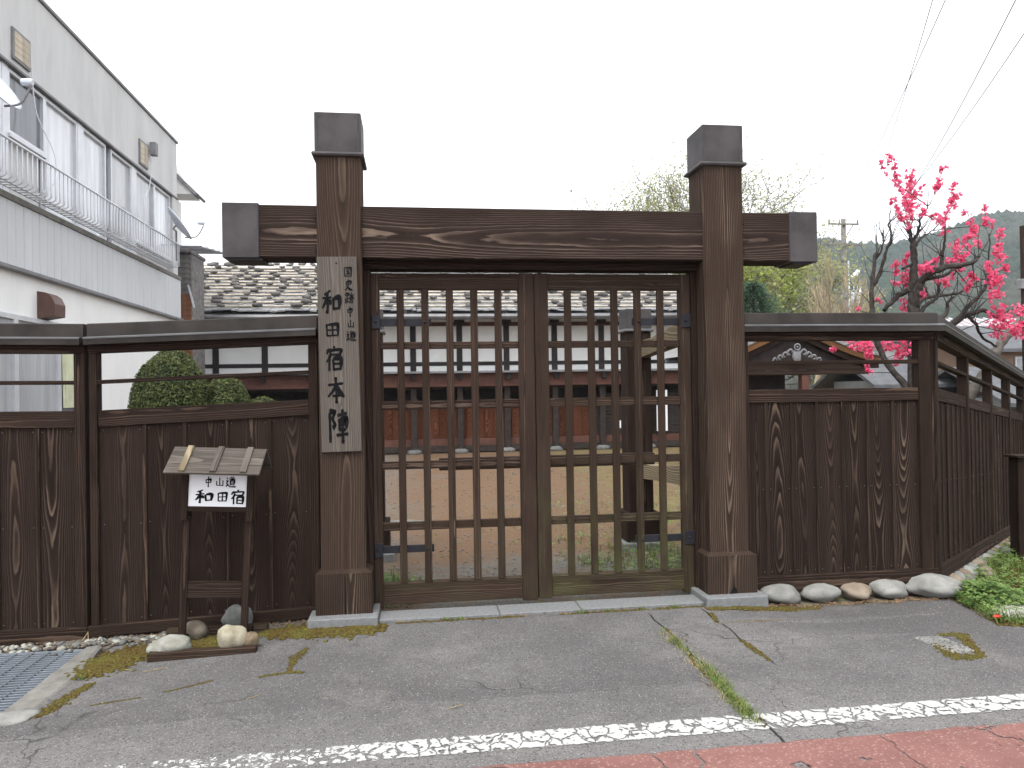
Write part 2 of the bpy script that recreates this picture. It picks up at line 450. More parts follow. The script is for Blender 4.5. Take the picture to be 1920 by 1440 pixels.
gap = g.m_('MAXIMUM', g.ss(net, 0.004, 0.009, 1.0, 0.0), g.m_('MULTIPLY', g.ss(g.noise(P, 2.6, 5)[0], 0.605, 0.63), g.ss(py, 2.6, 2.9)))
gap = g.m_('MAXIMUM', gap, g.ss(ed, 3.145, 3.155))
al = g.m_('SUBTRACT', 1.0, gap, clamp=True)
g.put(g.b.inputs['Alpha'], al)
MAT['red'] = g.m
struct(part('red_lane', *grid_sheet([-60, -8, -2, 0, 2, 4, 8, 60], [-0.6, 1, 2, 2.6, 3.19], lambda x, y: gz(x, y)+0.004), 'red'))
g = G('line_paint', 0.7, spec=0.3)
P = g.wpos(); px, py, pz = g.sep(P)
g.col(g.mix(g.noise(P, 12, 5)[0], (0.33, 0.33, 0.32), (0.52, 0.52, 0.50)))
w2 = g.va(g.vm(P, (1.0, 0.75, 1)), g.vm(g.noise(P, 9, 4)[1], (0.10, 0.10, 0)))
e1 = g.voro(w2, 9, 'DISTANCE_TO_EDGE')[0]
e2 = g.voro(g.va(w2, (3.3, 1.2, 0)), 22, 'DISTANCE_TO_EDGE')[0]
worn = g.m_('ADD', g.ss(px, -2.2, 1.0, 1.0, 0.0), g.m_('MULTIPLY_ADD', g.noise(P, 3, 4)[0], 0.9, -0.45))
hole = g.m_('MAXIMUM', g.ss(e1, 0.012, 0.05, 1.0, 0.0), g.m_('MULTIPLY', g.ss(e2, 0.04, 0.10, 1.0, 0.0), g.ss(worn, 0.35, 0.6)))
hole = g.m_('MAXIMUM', hole, g.ss(g.m_('ADD', g.noise(P, 26, 4)[0], g.m_('MULTIPLY', worn, 0.14)), 0.55, 0.62))
hole = g.m_('MAXIMUM', hole, g.ss(g.m_('ADD', px, g.noise(P, 14, 3)[0]), -1.6, -0.6, 1.0, 0.0))
edge = g.m_('ABSOLUTE', g.m_('SUBTRACT', py, 3.362))
hole = g.m_('MAXIMUM', hole, g.ss(g.m_('ADD', edge, g.m_('MULTIPLY_ADD', g.noise(P, 18, 4)[0], 0.05, -0.025)), 0.074, 0.084))
g.put(g.b.inputs['Alpha'], g.m_('SUBTRACT', 1.0, hole, clamp=True))
g.bump(g.noise(P, 90, 3)[0], 0.3, 0.004)
MAT['paint'] = g.m
struct(part('white_line', *grid_sheet([-60, -4, -2, 0, 2, 4, 60], [3.26, 3.36, 3.46], lambda x, y: gz(x, y)+0.004), 'paint'))

# ================================================================ the gate
gate = thing('wooden_gate', 'large dark timber gate with two lattice leaves and metal capped pillars', 'gate', (0.9, 5.45, 0))
PX = [(-0.670, -0.362), (2.165, 2.472)]
for i, (a, b) in enumerate(PX):
    p = box('pillar', gate, 'pillar', a, b, 5.30, 5.605, 0.062, 3.285, bev=0.008)
    # plinth sleeve of four boards round the foot, shoulder sloped
    s0, s1 = a-0.035, b+0.043
    y0, y1 = 5.262, 5.643
    z0, z1, zt = 0.062, 0.345, 0.368
    xm = (s0+s1)/2+0.01
    def ring(xa, xb, ya, yb, z): return [(xa, ya, z), (xb, ya, z), (xb, yb, z), (xa, yb, z)]
    V = ring(s0, s1, y0, y1, z0)+ring(s0, s1, y0, y1, z1)+ring(a+0.002, b-0.002, 5.302, 5.603, zt)
    F = [(0, 1, 5, 4), (1, 2, 6, 5), (2, 3, 7, 6), (3, 0, 4, 7), (4, 5, 9, 8), (5, 6, 10, 9), (6, 7, 11, 10), (7, 4, 8, 11)]
    cc = Vector(((s0+s1)/2, 5.45, 0.2))
    part('base_sleeve', [Vector(q)-cc for q in V], F, 'pillar', p, Matrix.Translation(cc))
    # drying split in the sleeve
    cr = [(xm-0.004, y0-0.0015, z0), (xm+0.008, y0-0.0015, z0), (xm+0.006, y0-0.0015, z0+0.1), (xm+0.002, y0-0.0015, z1-0.02), (xm-0.002, y0-0.0015, z1-0.02), (xm-0.003, y0-0.0015, z0+0.12)]
    if i == 1: cr = [(xm-0.035, y0-0.0015, z0), (xm+0.022, y0-0.0015, z0), (xm+0.02, y0-0.0015, z0+0.03), (xm+0.002, y0-0.0015, z0+0.055), (xm+0.002, y0-0.0015, z0+0.14), (xm-0.002, y0-0.0015, z0+0.12), (xm-0.006, y0-0.0015, z0+0.05)]
    part('split', cr, [tuple(range(len(cr)))], 'ink', p)
    box('metal_cap', p, 'cap', a-0.007, b+0.007, 5.293, 5.612, 3.29, 3.575, bev=0.006, grain='z')
    for e in (a+0.012, b-0.012):
        box('cap_seam', p, 'cap', e-0.004, e+0.004, 5.2895, 5.2925, 3.30, 3.57, bev=0.001, grain='z')
    for zn in (3.33, 3.54):
        for e in (a+0.03, (a+b)/2, b-0.03): part('nail', *lump(3, .004, .003, .004, 0, 1), 'iron', p, T(e, 5.2925, zn))
    prof = [(0, 0), (0.022, 0.004), (0.028, 0.016), (0.022, 0.03), (0, 0.034)]
    V, F = [], []
    for (sx, sy) in ((-1, -1), (1, -1), (1, 1), (-1, 1)):
        for (o, z) in prof:
            V.append(((a+b)/2+sx*(0.1535+o), 5.4525+sy*(0.1525+o), 3.262+z))
    for k in range(4):
        for j in range(4):
            q = (k+1) % 4
            F.append((k*5+j, q*5+j, q*5+j+1, k*5+j+1))
    part('cap_moulding', V, F, 'cap', p)
# cross beam through both pillars with sheathed ends
beam = box('cross_beam', gate, 'beam', -1.30, 3.072, 5.335, 5.575, 2.557, 2.926, bev=0.006)
for a, b in ((-1.312, -1.065), (2.856, 3.084)):
    box('end_cap', beam, 'cap', a, b, 5.325, 5.585, 2.551, 2.936, bev=0.005, grain='z')
    box('cap_seam', beam, 'cap', (b-0.012 if a < 0 else a+0.004), (b-0.004 if a < 0 else a+0.012), 5.3215, 5.3245, 2.56, 2.93, bev=0.001, grain='z')
    for zn in (2.60, 2.74, 2.89): part('nail', *lump(3, .004, .003, .004, 0, 1), 'iron', beam, T(b-0.03 if a < 0 else a+0.03, 5.3245, zn))
    box('cap_foot', beam, 'iron', a+0.03, b+(0.02 if a < 0 else -0.04), 5.34, 5.57, 2.538, 2.5505, bev=0.002)
for x in (-0.685, 2.472):
    for z in (2.60, 2.83):
        box('wedge', beam, 'frame', x, x+0.016, 5.318, 5.3345, z, z+0.035, bev=0.002, grain='x')
box('lintel', gate, 'frame', -0.36, 2.165, 5.44, 5.585, 2.497, 2.5565, bev=0.004)
box('jamb', gate, 'frame', -0.361, -0.315, 5.47, 5.60, 0.03, 2.496, bev=0.003)
box('jamb', gate, 'frame', 2.118, 2.164, 5.47, 5.60, 0.03, 2.496, bev=0.003)
YL0, YL1 = 5.495, 5.565
RZ = [(1.918, 1.970), (1.470, 1.535), (1.030, 1.088), (0.580, 0.640)]
def leaf(hinge, xo0, xo1, st0, st1, bars, mat, low):
    """hinge stile x-range, opening x-range, meeting stile x-range"""
    lf = box('door_leaf', gate, mat, hinge[0], hinge[1], YL0, YL1, 0.022, 2.477, bev=0.004)   # hinge stile carries the rest
    box('meeting_stile', lf, mat, st0, st1, YL0-0.006, YL1, low, 2.479, bev=0.005)
    box('top_rail', lf, mat, xo0, xo1, YL0, YL1, 2.357, 2.476, bev=0.004)
    box('bottom_rail', lf, mat, xo0, xo1, YL0, YL1, 0.045, 0.200, bev=0.004)
    for z0, z1 in RZ:
        box('rail', lf, mat, xo0, xo1, YL0+0.026, YL0+0.058, z0, z1, bev=0.003)
    for x in bars:
        box('bar', lf, mat, x, x+0.054, YL0-0.004, YL0+0.026, 0.2, 2.3575, bev=0.004)
    sgn = 1 if hinge[0] < 0.9 else -1
    hx = (hinge[0], hinge[1]) if sgn > 0 else (hinge[0], hinge[1])
    for z in (2.118, 0.447):
        pl = box('hinge_plate', lf, 'iron', hx[0]+0.005, hx[1]+0.002, YL0-0.012, YL0-0.001, z-0.052, z+0.052, bev=0.003, grain='z')
        e0, e1 = (hx[1]+0.002, hx[1]+0.375) if sgn > 0 else (hx[0]-0.375, hx[0])
        box('hinge_strap', lf, 'iron', e0, e1, YL0+0.027, YL0+0.042, z-0.031, z+0.024, bev=0.002)
        bx = e1-0.045 if sgn > 0 else e0+0.045
        V, F = lump(3, 0.012, 0.010, 0.012, 0.0, 1)
        part('hinge_bolt', V, F, 'iron', lf, T(bx, YL0-0.006, z-0.004), True)
        part('hinge_bolt', V, F, 'iron', lf, T((hx[0]+hx[1])/2, YL0-0.014, z), True)
    return lf
leaf((-0.314, -0.252), -0.252, 0.777, 0.777, 0.893, [-0.129, 0.052, 0.233, 0.415, 0.595], 'leaf', 0.028)
leaf((2.036, 2.117), 1.002, 2.036, 0.899, 1.002, [1.126, 1.306, 1.488, 1.670, 1.852], 'leaf_g', 0.035)
box('bolt_bar', gate, 'leaf', 0.17, 1.85, 5.60, 5.66, 1.005, 1.095, bev=0.004)
# rear support posts tied back to the pillars
for x0 in (-0.56, 2.11):
    rp = box('rear_post', gate, 'frame', x0, x0+0.25, 7.20, 7.45, 0.07, 2.17, bev=0.006)
    box('post_cap', rp, 'cap', x0-0.006, x0+0.256, 7.194, 7.456, 2.20, 2.40, bev=0.004, grain='z')
    box('cap_moulding', rp, 'lip', x0-0.025, x0+0.275, 7.175, 7.475, 2.171, 2.199, bev=0.006)
    box('post_sleeve', rp, 'frame', x0-0.045, x0+0.295, 7.155, 7.495, 0.072, 0.36, bev=0.006, grain='z')
    box('post_footing', rp, 'granite', x0-0.09, x0+0.34, 7.10, 7.54, -0.02, 0.07, bev=0.006)
    for z0, z1, nm in ((1.93, 2.10, 'upper_tie'), (0.72, 0.88, 'lower_tie')):
        xt = x0+0.12
        prof = [(5.606, z0+0.06), (6.2, z0+0.045), (6.9, z0), (7.198, z0-0.02), (7.198, z1-0.03), (6.8, z1-0.02), (6.1, z1+0.05), (5.606, z1+0.06)]
        V = [(xt, y, z) for y, z in prof]+[(xt+0.11, y, z) for y, z in prof]
        n = len(prof)
        F = [tuple(range(n)), tuple(reversed(range(n, 2*n)))]+[(i, n+i, n+(i+1) % n, (i+1) % n) for i in range(n)]
        cc = Vector((xt+0.055, 6.4, (z0+z1)/2)); rotm = Matrix.Rotation(R(-90), 4, 'X')
        MM = Matrix.Translation(cc) @ rotm
        part(nm, [MM.inverted() @ Vector(q) for q in V], F, 'pale', rp, MM)
# stones under the gate
for (a, b), lab in zip(PX, ('square grey granite pad under the pillar that carries the name board', 'square grey granite pad under the pillar beside the row of round stones')):
    o = box('footing_stone', None, 'granite', a-0.08, b+0.085, 5.17, 5.70, -0.03, 0.062, bev=0.007)
    tag(o, lab, 'stone slab', 'granite pads under the gate pillars')
th = thing('stone_threshold', 'low grey granite threshold slabs under the two lattice gate leaves', 'threshold', (0.9, 5.3, 0))
for a, b in ((-0.275, 0.57), (0.574, 1.16), (1.164, 2.083)):
    box('slab', th, 'granite', a, b, 5.225, 5.44, -0.03, 0.022+rnd(-0.002, 0.002), bev=0.006)

# ================================================================ brush lettering
CH = {
'中': [[(22,30),(25,62)],[(22,31),(78,27),(74,60)],[(26,58),(75,56)],[(50,4),(51,50),(50,98)]],
'山': [[(50,8),(50,78)],[(17,40),(20,82)],[(19,81),(82,79)],[(83,36),(82,88)]],
'道': [[(45,4),(53,15)],[(73,2),(62,17)],[(33,23),(93,20)],[(63,21),(56,33)],[(46,34),(46,75)],[(46,35),(80,33),(80,75)],[(48,47),(78,46)],[(48,60),(78,59)],[(47,73),(79,72)],[(11,10),(23,22)],[(7,41),(25,38),(13,58),(26,72)],[(4,92),(22,77),(47,89),(97,90)]],
'和': [[(46,7),(14,21)],[(5,37),(53,32)],[(30,15),(31,60),(29,96)],[(29,38),(18,58),(4,74)],[(32,42),(51,60)],[(60,35),(62,81)],[(60,37),(93,33),(89,79)],[(62,75),(90,73)]],
'田': [[(14,15),(17,88)],[(14,17),(87,13),(84,89)],[(17,50),(84,48)],[(50,16),(50,84)],[(17,84),(84,82)]],
'宿': [[(49,0),(53,12)],[(14,17),(9,33)],[(14,18),(91,15),(82,31)],[(35,28),(24,46),(8,63)],[(24,48),(24,97)],[(40,37),(93,33)],[(67,36),(58,50)],[(46,51),(47,95)],[(46,52),(87,49),(85,95)],[(48,71),(84,70)],[(48,91),(85,90)]],
'国': [[(11,8),(14,93)],[(11,10),(89,7),(86,95)],[(29,28),(72,26)],[(31,48),(70,47)],[(25,70),(76,69)],[(50,28),(50,70)],[(60,54),(69,63)],[(14,89),(86,88)]],
'史': [[(25,22),(27,49)],[(25,24),(77,21),(73,47)],[(27,45),(74,43)],[(50,3),(48,50),(34,76),(11,95)],[(28,57),(58,82),(94,95)]],
'跡': [[(12,8),(13,31)],[(12,9),(43,7),(40,31)],[(13,28),(41,27)],[(28,28),(28,84)],[(28,53),(45,50)],[(12,48),(13,85)],[(3,90),(49,78)],[(70,1),(75,13)],[(52,23),(97,20)],[(66,22),(65,58),(53,93)],[(81,22),(81,92),(71,84)],[(58,39),(49,61)],[(90,37),(98,57)]],
'本': [[(9,31),(91,26)],[(50,3),(51,50),(50,98)],[(48,32),(32,54),(6,73)],[(52,32),(68,54),(96,74)],[(32,71),(69,68)]],
'陣': [[(9,9),(37,7),(22,30),(38,47),(21,57)],[(10,8),(11,97)],[(48,17),(95,14)],[(54,31),(55,61)],[(54,32),(91,29),(88,61)],[(55,45),(88,44)],[(55,60),(88,59)],[(41,75),(99,72)],[(71,2),(71,60),(71,99)]]}
def glyph(ch, w, h, pen, seed=0):
    """brush strokes in the x-z plane, centre at 0, facing -y"""
    rr = random.Random(seed*31+ord(ch)); V, F = [], []
    for si, st in enumerate(CH[ch]):
        horiz = len(st) == 2 and abs(st[1][0]-st[0][0]) > abs(st[1][1]-st[0][1])*2
        pts = [Vector((p[0]+rr.uniform(-2, 2), 0, -p[1]+rr.uniform(-2, 2))) for p in st]
        sp = []
        for i in range(len(pts)-1):
            if len(pts) > 2 and ch in '本史和宿道' : continue
            n = 7
            for k in range(n): sp.append(pts[i].lerp(pts[i+1], k/n))
        if not sp: sp = spline(pts, 7)
        else: sp.append(pts[-1])
        base = len(V); N = len(sp)
        dia = (len(st) >= 2 and abs(st[-1][0]-st[0][0]) > 15 and abs(st[-1][1]-st[0][1]) > 15 and len(st) <= 3)
        for i, p in enumerate(sp):
            t = i/(N-1)
            d = (sp[min(i+1, N-1)]-sp[max(i-1, 0)]).normalized()
            nn = Vector((d.z, 0, -d.x))
            prof = 0.72+0.5*math.exp(-(t/0.13)**2)+0.35*math.exp(-((t-1)/0.15)**2)
            if dia: prof = 1.25-0.85*t if st[-1][0] < st[0][0] else 0.6+0.8*math.sin(math.pi*min(1, t*1.05))
            if horiz: prof *= 0.72
            if i in (0, N-1): prof *= 0.55
            wd = pen*prof*(1+rr.uniform(-0.07, 0.07))
            for sg in (1, -1):
                q = p+nn*wd*sg
                V.append(((q.x/100-0.5)*w, -0.0003*si, (q.z/100+0.5)*h))
        for i in range(N-1): F.append((base+2*i, base+2*i+1, base+2*i+3, base+2*i+2))
    return V, F
def letter(ch, parent, M, w, h, pen, seed=0):
    return part('character', *glyph(ch, w, h, pen, seed), 'ink', parent, M)

# name board on the left pillar
nb = thing('name_board', 'long weathered grey name board with brushed characters on the gate pillar', 'sign board', (-0.52, 5.285, 1.87))
NM = T(-0.5235, 5.285, 1.872) @ Matrix.Rotation(R(-0.75), 4, 'Y')
bd = box('board', nb, 'grey', -0.137, 0.137, -0.012, 0.012, -0.682, 0.682, NM, bev=0.003)
def bp(u, v, y=-0.0135): return NM @ T(-0.137+0.274*u, y, 0.682-1.364*v)
V, F = lump(2, 0.008, 0.004, 0.008, 0, 1); part('nail', V, F, 'iron', nb, bp(0.49, 0.033))
for ch, a, b, u, w in (('国', 110, 182, .77, .062), ('史', 195, 275, .78, .062), ('跡', 288, 368, .79, .066), ('中', 382, 458, .80, .056), ('山', 470, 540, .81, .056), ('道', 552, 624, .815, .072)):
    letter(ch, nb, bp(u, ((a+b)/2-38)/1352), w, (b-a)/1352*1.364, 7.2, 3)
for ch, a, b, u, w in (('和', 262, 440, .34, .135), ('田', 488, 606, .35, .105), ('宿', 655, 832, .37, .122), ('本', 868, 1058, .40, .128), ('陣', 1092, 1330, .43, .138)):
    letter(ch, nb, bp(u, ((a+b)/2-38)/1352), w, (b-a)/1352*1.364, 8.2, 5)

# ================================================================ fences
def fence(name, label, origin, ang, L, slope, z, planks, posts, battens=True, k0=0.0, k1=0.0, mid=True, sill=True, railgap=None, ends=(0, 0)):
    """z: dict of heights above origin; planks: list of (s0, s1); posts: list of (s0, s1)"""
    M = Matrix.Translation(origin) @ Matrix.Rotation(ang, 4, 'Z')
    f = thing(name, label, 'fence', origin, 'dark board fences beside the gate', ang)
    sh = lambda s: slope*s
    def rail(nm, mat, s0, s1, n0, n1, z0, z1, bev=0.003):
        rot = Matrix.Rotation(-math.atan(slope), 3, 'Y')
        return box(nm, f, mat, s0, s1, n0, n1, z0+sh((s0+s1)/2), z1+sh((s0+s1)/2), M, bev, 'x', rot)
    for s0, s1 in posts:
        c = (s0+s1)/2
        box('post', f, 'frame' if name != 'x' else 'fence', s0, s1, -0.035, 0.055, z['sb']+sh(c)+0.001, z['head'][1]+sh(c)-0.004, M, 0.004, 'z')
    spans = [(a[1], b[0]) for a, b in zip(posts, posts[1:])]
    for s0, s1 in spans:
        rail('lower_rail', 'frame', s0, s1, -0.022, 0.04, *z['low'])
        if mid: rail('middle_rail', 'frame', s0, s1, -0.03, 0.03, *z['mid'])
    if sill: rail('sill', 'frame', posts[0][0]-0.02, posts[-1][1]+ends[1], -0.045, 0.06, *z['sill'])
    rail('head_rail', 'frame', posts[0][0], posts[-1][1], -0.045, 0.05, *z['head'])
    for s0, s1 in planks:
        c = (s0+s1)/2
        box('plank', f, 'fence', s0+0.001, s1-0.001, -0.004+rnd(-0.002, 0.002), 0.012, z['sill'][1]-0.01+sh(c), z['low'][0]+0.01+sh(c), M, 0.003, 'z')
    nails = Acc(); nl = lump(3, .0035, .003, .0035, 0, 1)
    for s0, s1 in planks:
        c = (s0+s1)/2
        for t_ in (s0+0.03, s1-0.03):
            for zn in (z['sill'][1]+0.03, (z['sill'][1]+z['low'][0])/2, z['low'][0]-0.03):
                nails.add(nl, T(t_, -0.0065, zn+sh(c)))
    part('nail_heads', nails.v, nails.f, 'lip', f, M)['kind'] = 'stuff'
    if battens:
        for (a, b), (c, d) in zip(planks, planks[1:]):
            if abs(c-b) < 0.03:
                s = (b+c)/2
                box('batten', f, 'frame', s-0.013, s+0.013, -0.016, -0.0065, z['sill'][1]+sh(s), z['low'][0]+sh(s), M, 0.002, 'z')
    # metal clad coping: ridge board, lip, eave fascia
    zr, zl, ze = z['ridge'], z['lip'], z['eave']
    prof = [(-0.055, zl), (-0.052, zr-0.006), (-0.046, zr), (0.046, zr), (0.052, zr-0.006), (0.055, zl)]
    s0, s1 = posts[0][0]-ends[0], posts[-1][1]+ends[1]
    part('ridge', *prism(prof, s0, s1, k0, k1, slope), 'coping', f, M)
    w = 0.115
    prof = [(-w, ze), (-w-0.003, zl-0.006), (-0.06, zl+0.002), (0.06, zl+0.002), (w+0.003, zl-0.006), (w, ze), (w-0.02, ze+0.012), (-w+0.02, ze+0.012)]
    part('eave', *prism(prof, s0, s1, k0, k1, slope), 'coping', f, M)
    prof = [(-w-0.006, zl-0.012), (-w-0.007, zl-0.003), (-w+0.01, zl+0.004), (-w+0.012, zl-0.004)]
    part('eave_lip', *prism(prof, s0, s1, k0, k1, slope), 'lip', f, M)
    return f, M
ZL = dict(sb=-0.045, sill=(-0.045, 0.030), low=(1.392, 1.505), mid=(1.687, 1.714), head=(1.90, 1.975), eave=1.955, lip=2.005, ridge=2.104)
bx = [0.052, 0.350, 0.618, 0.903, 1.195, 1.470]
fence('board_fence', 'dark board fence section between the name board pillar and the grating', (-2.225, 5.45, 0.0), 0, 1.535, 0.036, ZL,
      list(zip(bx, bx[1:])), [(0.0, 0.052), (1.470, 1.535)])
bx = [-1.62, -1.33, -1.06, -0.79, -0.50, -0.245, 0.0]
Z1 = dict(ZL, sb=-0.075)
Z1['sill'] = (-0.075, 0.025)
fence('board_fence', 'dark board fence section standing behind the steel drain grating', (-2.322, 5.45, 0.0), 0, 1.5, -0.010, Z1,
      [(a, b) for a, b in zip(bx, bx[1:])], [(-3.25, -3.18), (-1.69, -1.62), (0.0, 0.072)])
ZR = dict(sb=0.018, sill=(0.018, 0.142), low=(1.473, 1.574), mid=(1.765, 1.795), head=(1.95, 2.03), eave=2.015, lip=2.068, ridge=2.165)
bx = [0.0, 0.205, 0.415, 0.62, 0.835, 1.045, 1.26, 1.478]
TH = math.tan(R(21.1))
fence('board_fence', 'dark board fence section standing on a row of round stones', (2.475, 5.42, 0.0), 0, 1.63, 0.0, ZR,
      list(zip(bx, bx[1:])), [(-0.004, 0.06), (1.478, 1.60)], k1=-TH, ends=(0, 0.01))
n = 12
ps = [(0.0, 0.08)]+[(1.40+1.46*i, 1.48+1.46*i) for i in range(n)]
pl = []
for (a, b), (c, d) in zip(ps, ps[1:]):
    w = (c-b)/6
    pl += [(b+w*i, b+w*(i+1)) for i in range(6)]
fence('board_fence', 'long dark board fence running back from the corner along the grass', (4.115, 5.46, 0.0), R(42.2), 17, -0.072,
      dict(ZR, sb=0.03, sill=(0.03, 0.142)), pl, ps, battens=True, k0=TH, ends=(0, 0.1))

# ================================================================ roadside sign stand
st = thing('sign_stand', 'small roofed wooden sign stand with a white lettered panel before the fence', 'sign stand', (-1.34, 5.1, -0.02))
SM = T(-1.345, 5.1, -0.02) @ Matrix.Rotation(R(3.1), 4, 'Y')
for x in (-0.195, 0.195):
    box('leg', st, 'frame', x-0.021, x+0.021, -0.02, 0.02, 0.045, 0.83, SM, 0.003)
    box('frame_post', st, 'frame', x*1.05-0.022, x*1.05+0.022, -0.055, 0.055, 0.80, 1.145, SM, 0.003)
    box('side_runner', st, 'frame', x-0.03, x+0.03, -0.23, 0.22, 0.012, 0.044, T(-1.345, 5.1, -0.02), 0.003)
box('cross_board', st, 'frame', -0.174, 0.174, -0.012, 0.012, 0.285, 0.395, SM, 0.003)
box('bottom_rail', st, 'frame', -0.184, 0.184, -0.05, 0.05, 0.858, 0.890, SM, 0.003)
pn = box('panel', st, 'board', -0.183, 0.183, -0.044, 0.044, 0.891, 1.128, SM, 0.002, 'x')
def sp(u, v): return SM @ T(-0.183+0.366*u, -0.0455, 1.128-0.237*v)
for ch, u, w in (('中', .335, .056), ('山', .53, .06), ('道', .72, .064)):
    letter(ch, pn, sp(u, .315), w*1.05, .072, 7.0, 8)
for ch, u, w in (('和', .265, .112), ('田', .585, .072), ('宿', .845, .088)):
    letter(ch, pn, sp(u, .725), w*1.04, .098 if ch != '田' else .076, 7.6, 9)
for sg in (-1, 1):
    ey, ez, ry, rz_ = -0.215*sg*-1*-1, 1.128, 0.0, 1.268
    # one slope of three grey boards
    V0 = lambda x, t, o: (x, (ry+(sg*0.21-ry)*t), rz_+(ez-rz_)*t+o)
    for t0, t1 in ((0.0, 0.36), (0.36, 0.7), (0.7, 1.04)):
        a = Vector((0, sg*0.21*((t0+t1)/2), rz_+(ez-rz_)*(t0+t1)/2))
        ang = math.atan2(ez-rz_, sg*0.21)
        ln = math.hypot(0.21, rz_-ez)*(t1-t0)-0.001
        MB = SM @ T(0, a.y, a.z) @ Matrix.Rotation(ang if sg > 0 else ang-math.pi, 4, 'X')
        box('roof_board', st, 'grey', -0.292, 0.292, -ln/2, ln/2, -0.007, 0.007, MB, 0.002, 'x')
    if sg < 0:
        for x, m in ((-0.185, 'pale'), (0.005, 'grey'), (0.19, 'grey')):
            a = Vector((x, -0.105, (rz_+ez)/2+0.015))
            MB = SM @ T(*a) @ Matrix.Rotation(math.atan2(rz_-ez, 0.21), 4, 'X')
            box('roof_batten', st, m, -0.019, 0.019, -0.135, 0.118, -0.008, 0.009, MB, 0.002, 'y')
box('front_runner', st, 'leaf', -1.655, -1.01, 4.80, 4.86, -0.035, 0.022, None, 0.004)
box('rear_runner', st, 'leaf', -1.69, -1.03, 5.26, 5.32, -0.03, 0.022, None, 0.004)

def rockmat(name, a, b, sc=14):
    g = G(name, 0.9, spec=0.2)
    r = g.rnd(); v = g.va(g.obj(), g.comb(g.m_('MULTIPLY', r, 31.0), g.m_('MULTIPLY', r, 17.0), 0.0))
    n = g.noise(v, sc, 6, 0.65)[0]
    c = g.mix(g.ss(n, 0.3, 0.7), a, b)
    c = g.mix(g.ss(g.noise(v, sc*4, 4)[0], 0.55, 0.75, 0, 0.5), c, tuple(x*0.45 for x in a))
    k = g.m_('MULTIPLY_ADD', r, 0.4, 0.8); c = g.mix(1.0, c, g.comb(k, k, k), 'MULTIPLY')
    c = g.mix(1.0, c, (0.68, 0.68, 0.67), 'MULTIPLY')
    g.col(c); g.bump(n, 0.5, 0.02)
    return g.m
MAT['rock_white'] = rockmat('white_rock', (0.38, 0.37, 0.31), (0.60, 0.60, 0.55))
MAT['rock_cream'] = rockmat('cream_rock', (0.30, 0.26, 0.18), (0.50, 0.46, 0.36))
MAT['rock_tan'] = rockmat('tan_rock', (0.22, 0.16, 0.10), (0.36, 0.28, 0.19))
MAT['rock_brown'] = rockmat('brown_rock', (0.14, 0.11, 0.085), (0.25, 0.21, 0.17))
MAT['rock_grey'] = rockmat('grey_rock', (0.15, 0.155, 0.15), (0.27, 0.275, 0.265))
MAT['river'] = rockmat('river_stone', (0.25, 0.25, 0.235), (0.40, 0.395, 0.375), 9)
MAT['river_b'] = rockmat('brown_river_stone', (0.24, 0.19, 0.14), (0.36, 0.30, 0.24), 9)
for lab, m, x, y, sx, sy, sz, sd in (
        ('flat whitish stone weighing down the front runner of the sign stand', 'rock_white', -1.545, 4.90, .125, .085, .062, 1),
        ('upright cream coloured stone on the front runner of the sign stand', 'rock_cream', -1.172, 4.885, .082, .07, .085, 2),
        ('small round tan stone beside the upright cream stone', 'rock_tan', -1.060, 4.90, .046, .045, .052, 3),
        ('brown slanting stone against the leg of the sign stand', 'rock_brown', -1.475, 5.20, .085, .06, .07, 4),
        ('grey green stone behind the other leg of the sign stand', 'rock_grey', -1.245, 5.335, .105, .07, .10, 5)):
    V, F = lump(sd, sx, sy, sz, 0.2, 3, 0.75)
    tag(part('loose_stone', V, F, m, None, T(x, y, gz(x, y)+sz*0.72+(0.018 if y < 4.95 else 0)), True), lab, 'stone')

# ---------------------------------------------------------------- stones under the right-hand fence
sf = thing('stone_footing', 'row of rounded river stones under the fence beside the gate pillar', 'stone footing', (3.4, 5.3, 0), 'stone footings under the fence')
for i, (x0, x1, h, m) in enumerate(((2.585, 2.905, .15, 'river'), (2.915, 3.235, .14, 'river'), (3.245, 3.475, .135, 'river_b'), (3.485, 3.775, .14, 'river'), (3.775, 4.235, .165, 'river'))):
    V, F = lump(20+i, (x1-x0)/2, .14 if i < 4 else .17, h/2, 0.17, 3)
    part('stone', V, F, m, sf, T((x0+x1)/2, 5.37 if i < 4 else 5.35, -0.055+h/2-0.008), True)
sf = thing('stone_footing', 'row of small rounded river stones under the fence running back from the corner', 'stone footing', (5.2, 6.4, -0.1), 'stone footings under the fence')
s = 0.22; i = 0
while s < 9:
    w = rnd(0.16, 0.34); hh = rnd(0.12, 0.19); off = rnd(0.0, 0.07)
    p = SP+SD*(s+w/2)+Vector((0.672, -0.74))*off
    V, F = lump(40+i, w/2, 0.11, hh/2, 0.14, 2)
    part('stone', V, F, random.choice(['river', 'river', 'river_b', 'rock_grey']), sf, T(p.x, p.y, 0.035-0.072*(s+w/2)-hh/2) @ Matrix.Rotation(R(42), 4, 'Z'), True)
    if random.random() < 0.55:
        p2 = p+Vector((0.672, -0.74))*rnd(0.10, 0.15)
        r_ = rnd(0.04, 0.075); V, F = lump(90+i, r_*1.2, r_, r_*0.9, 0.14, 2)
        part('stone', V, F, random.choice(['river', 'river_b']), sf, T(p2.x, p2.y, gz(p2.x, p2.y)+r_*0.3) @ Matrix.Rotation(R(rnd(0, 180)), 4, 'Z'), True)
    s += w*0.97; i += 1

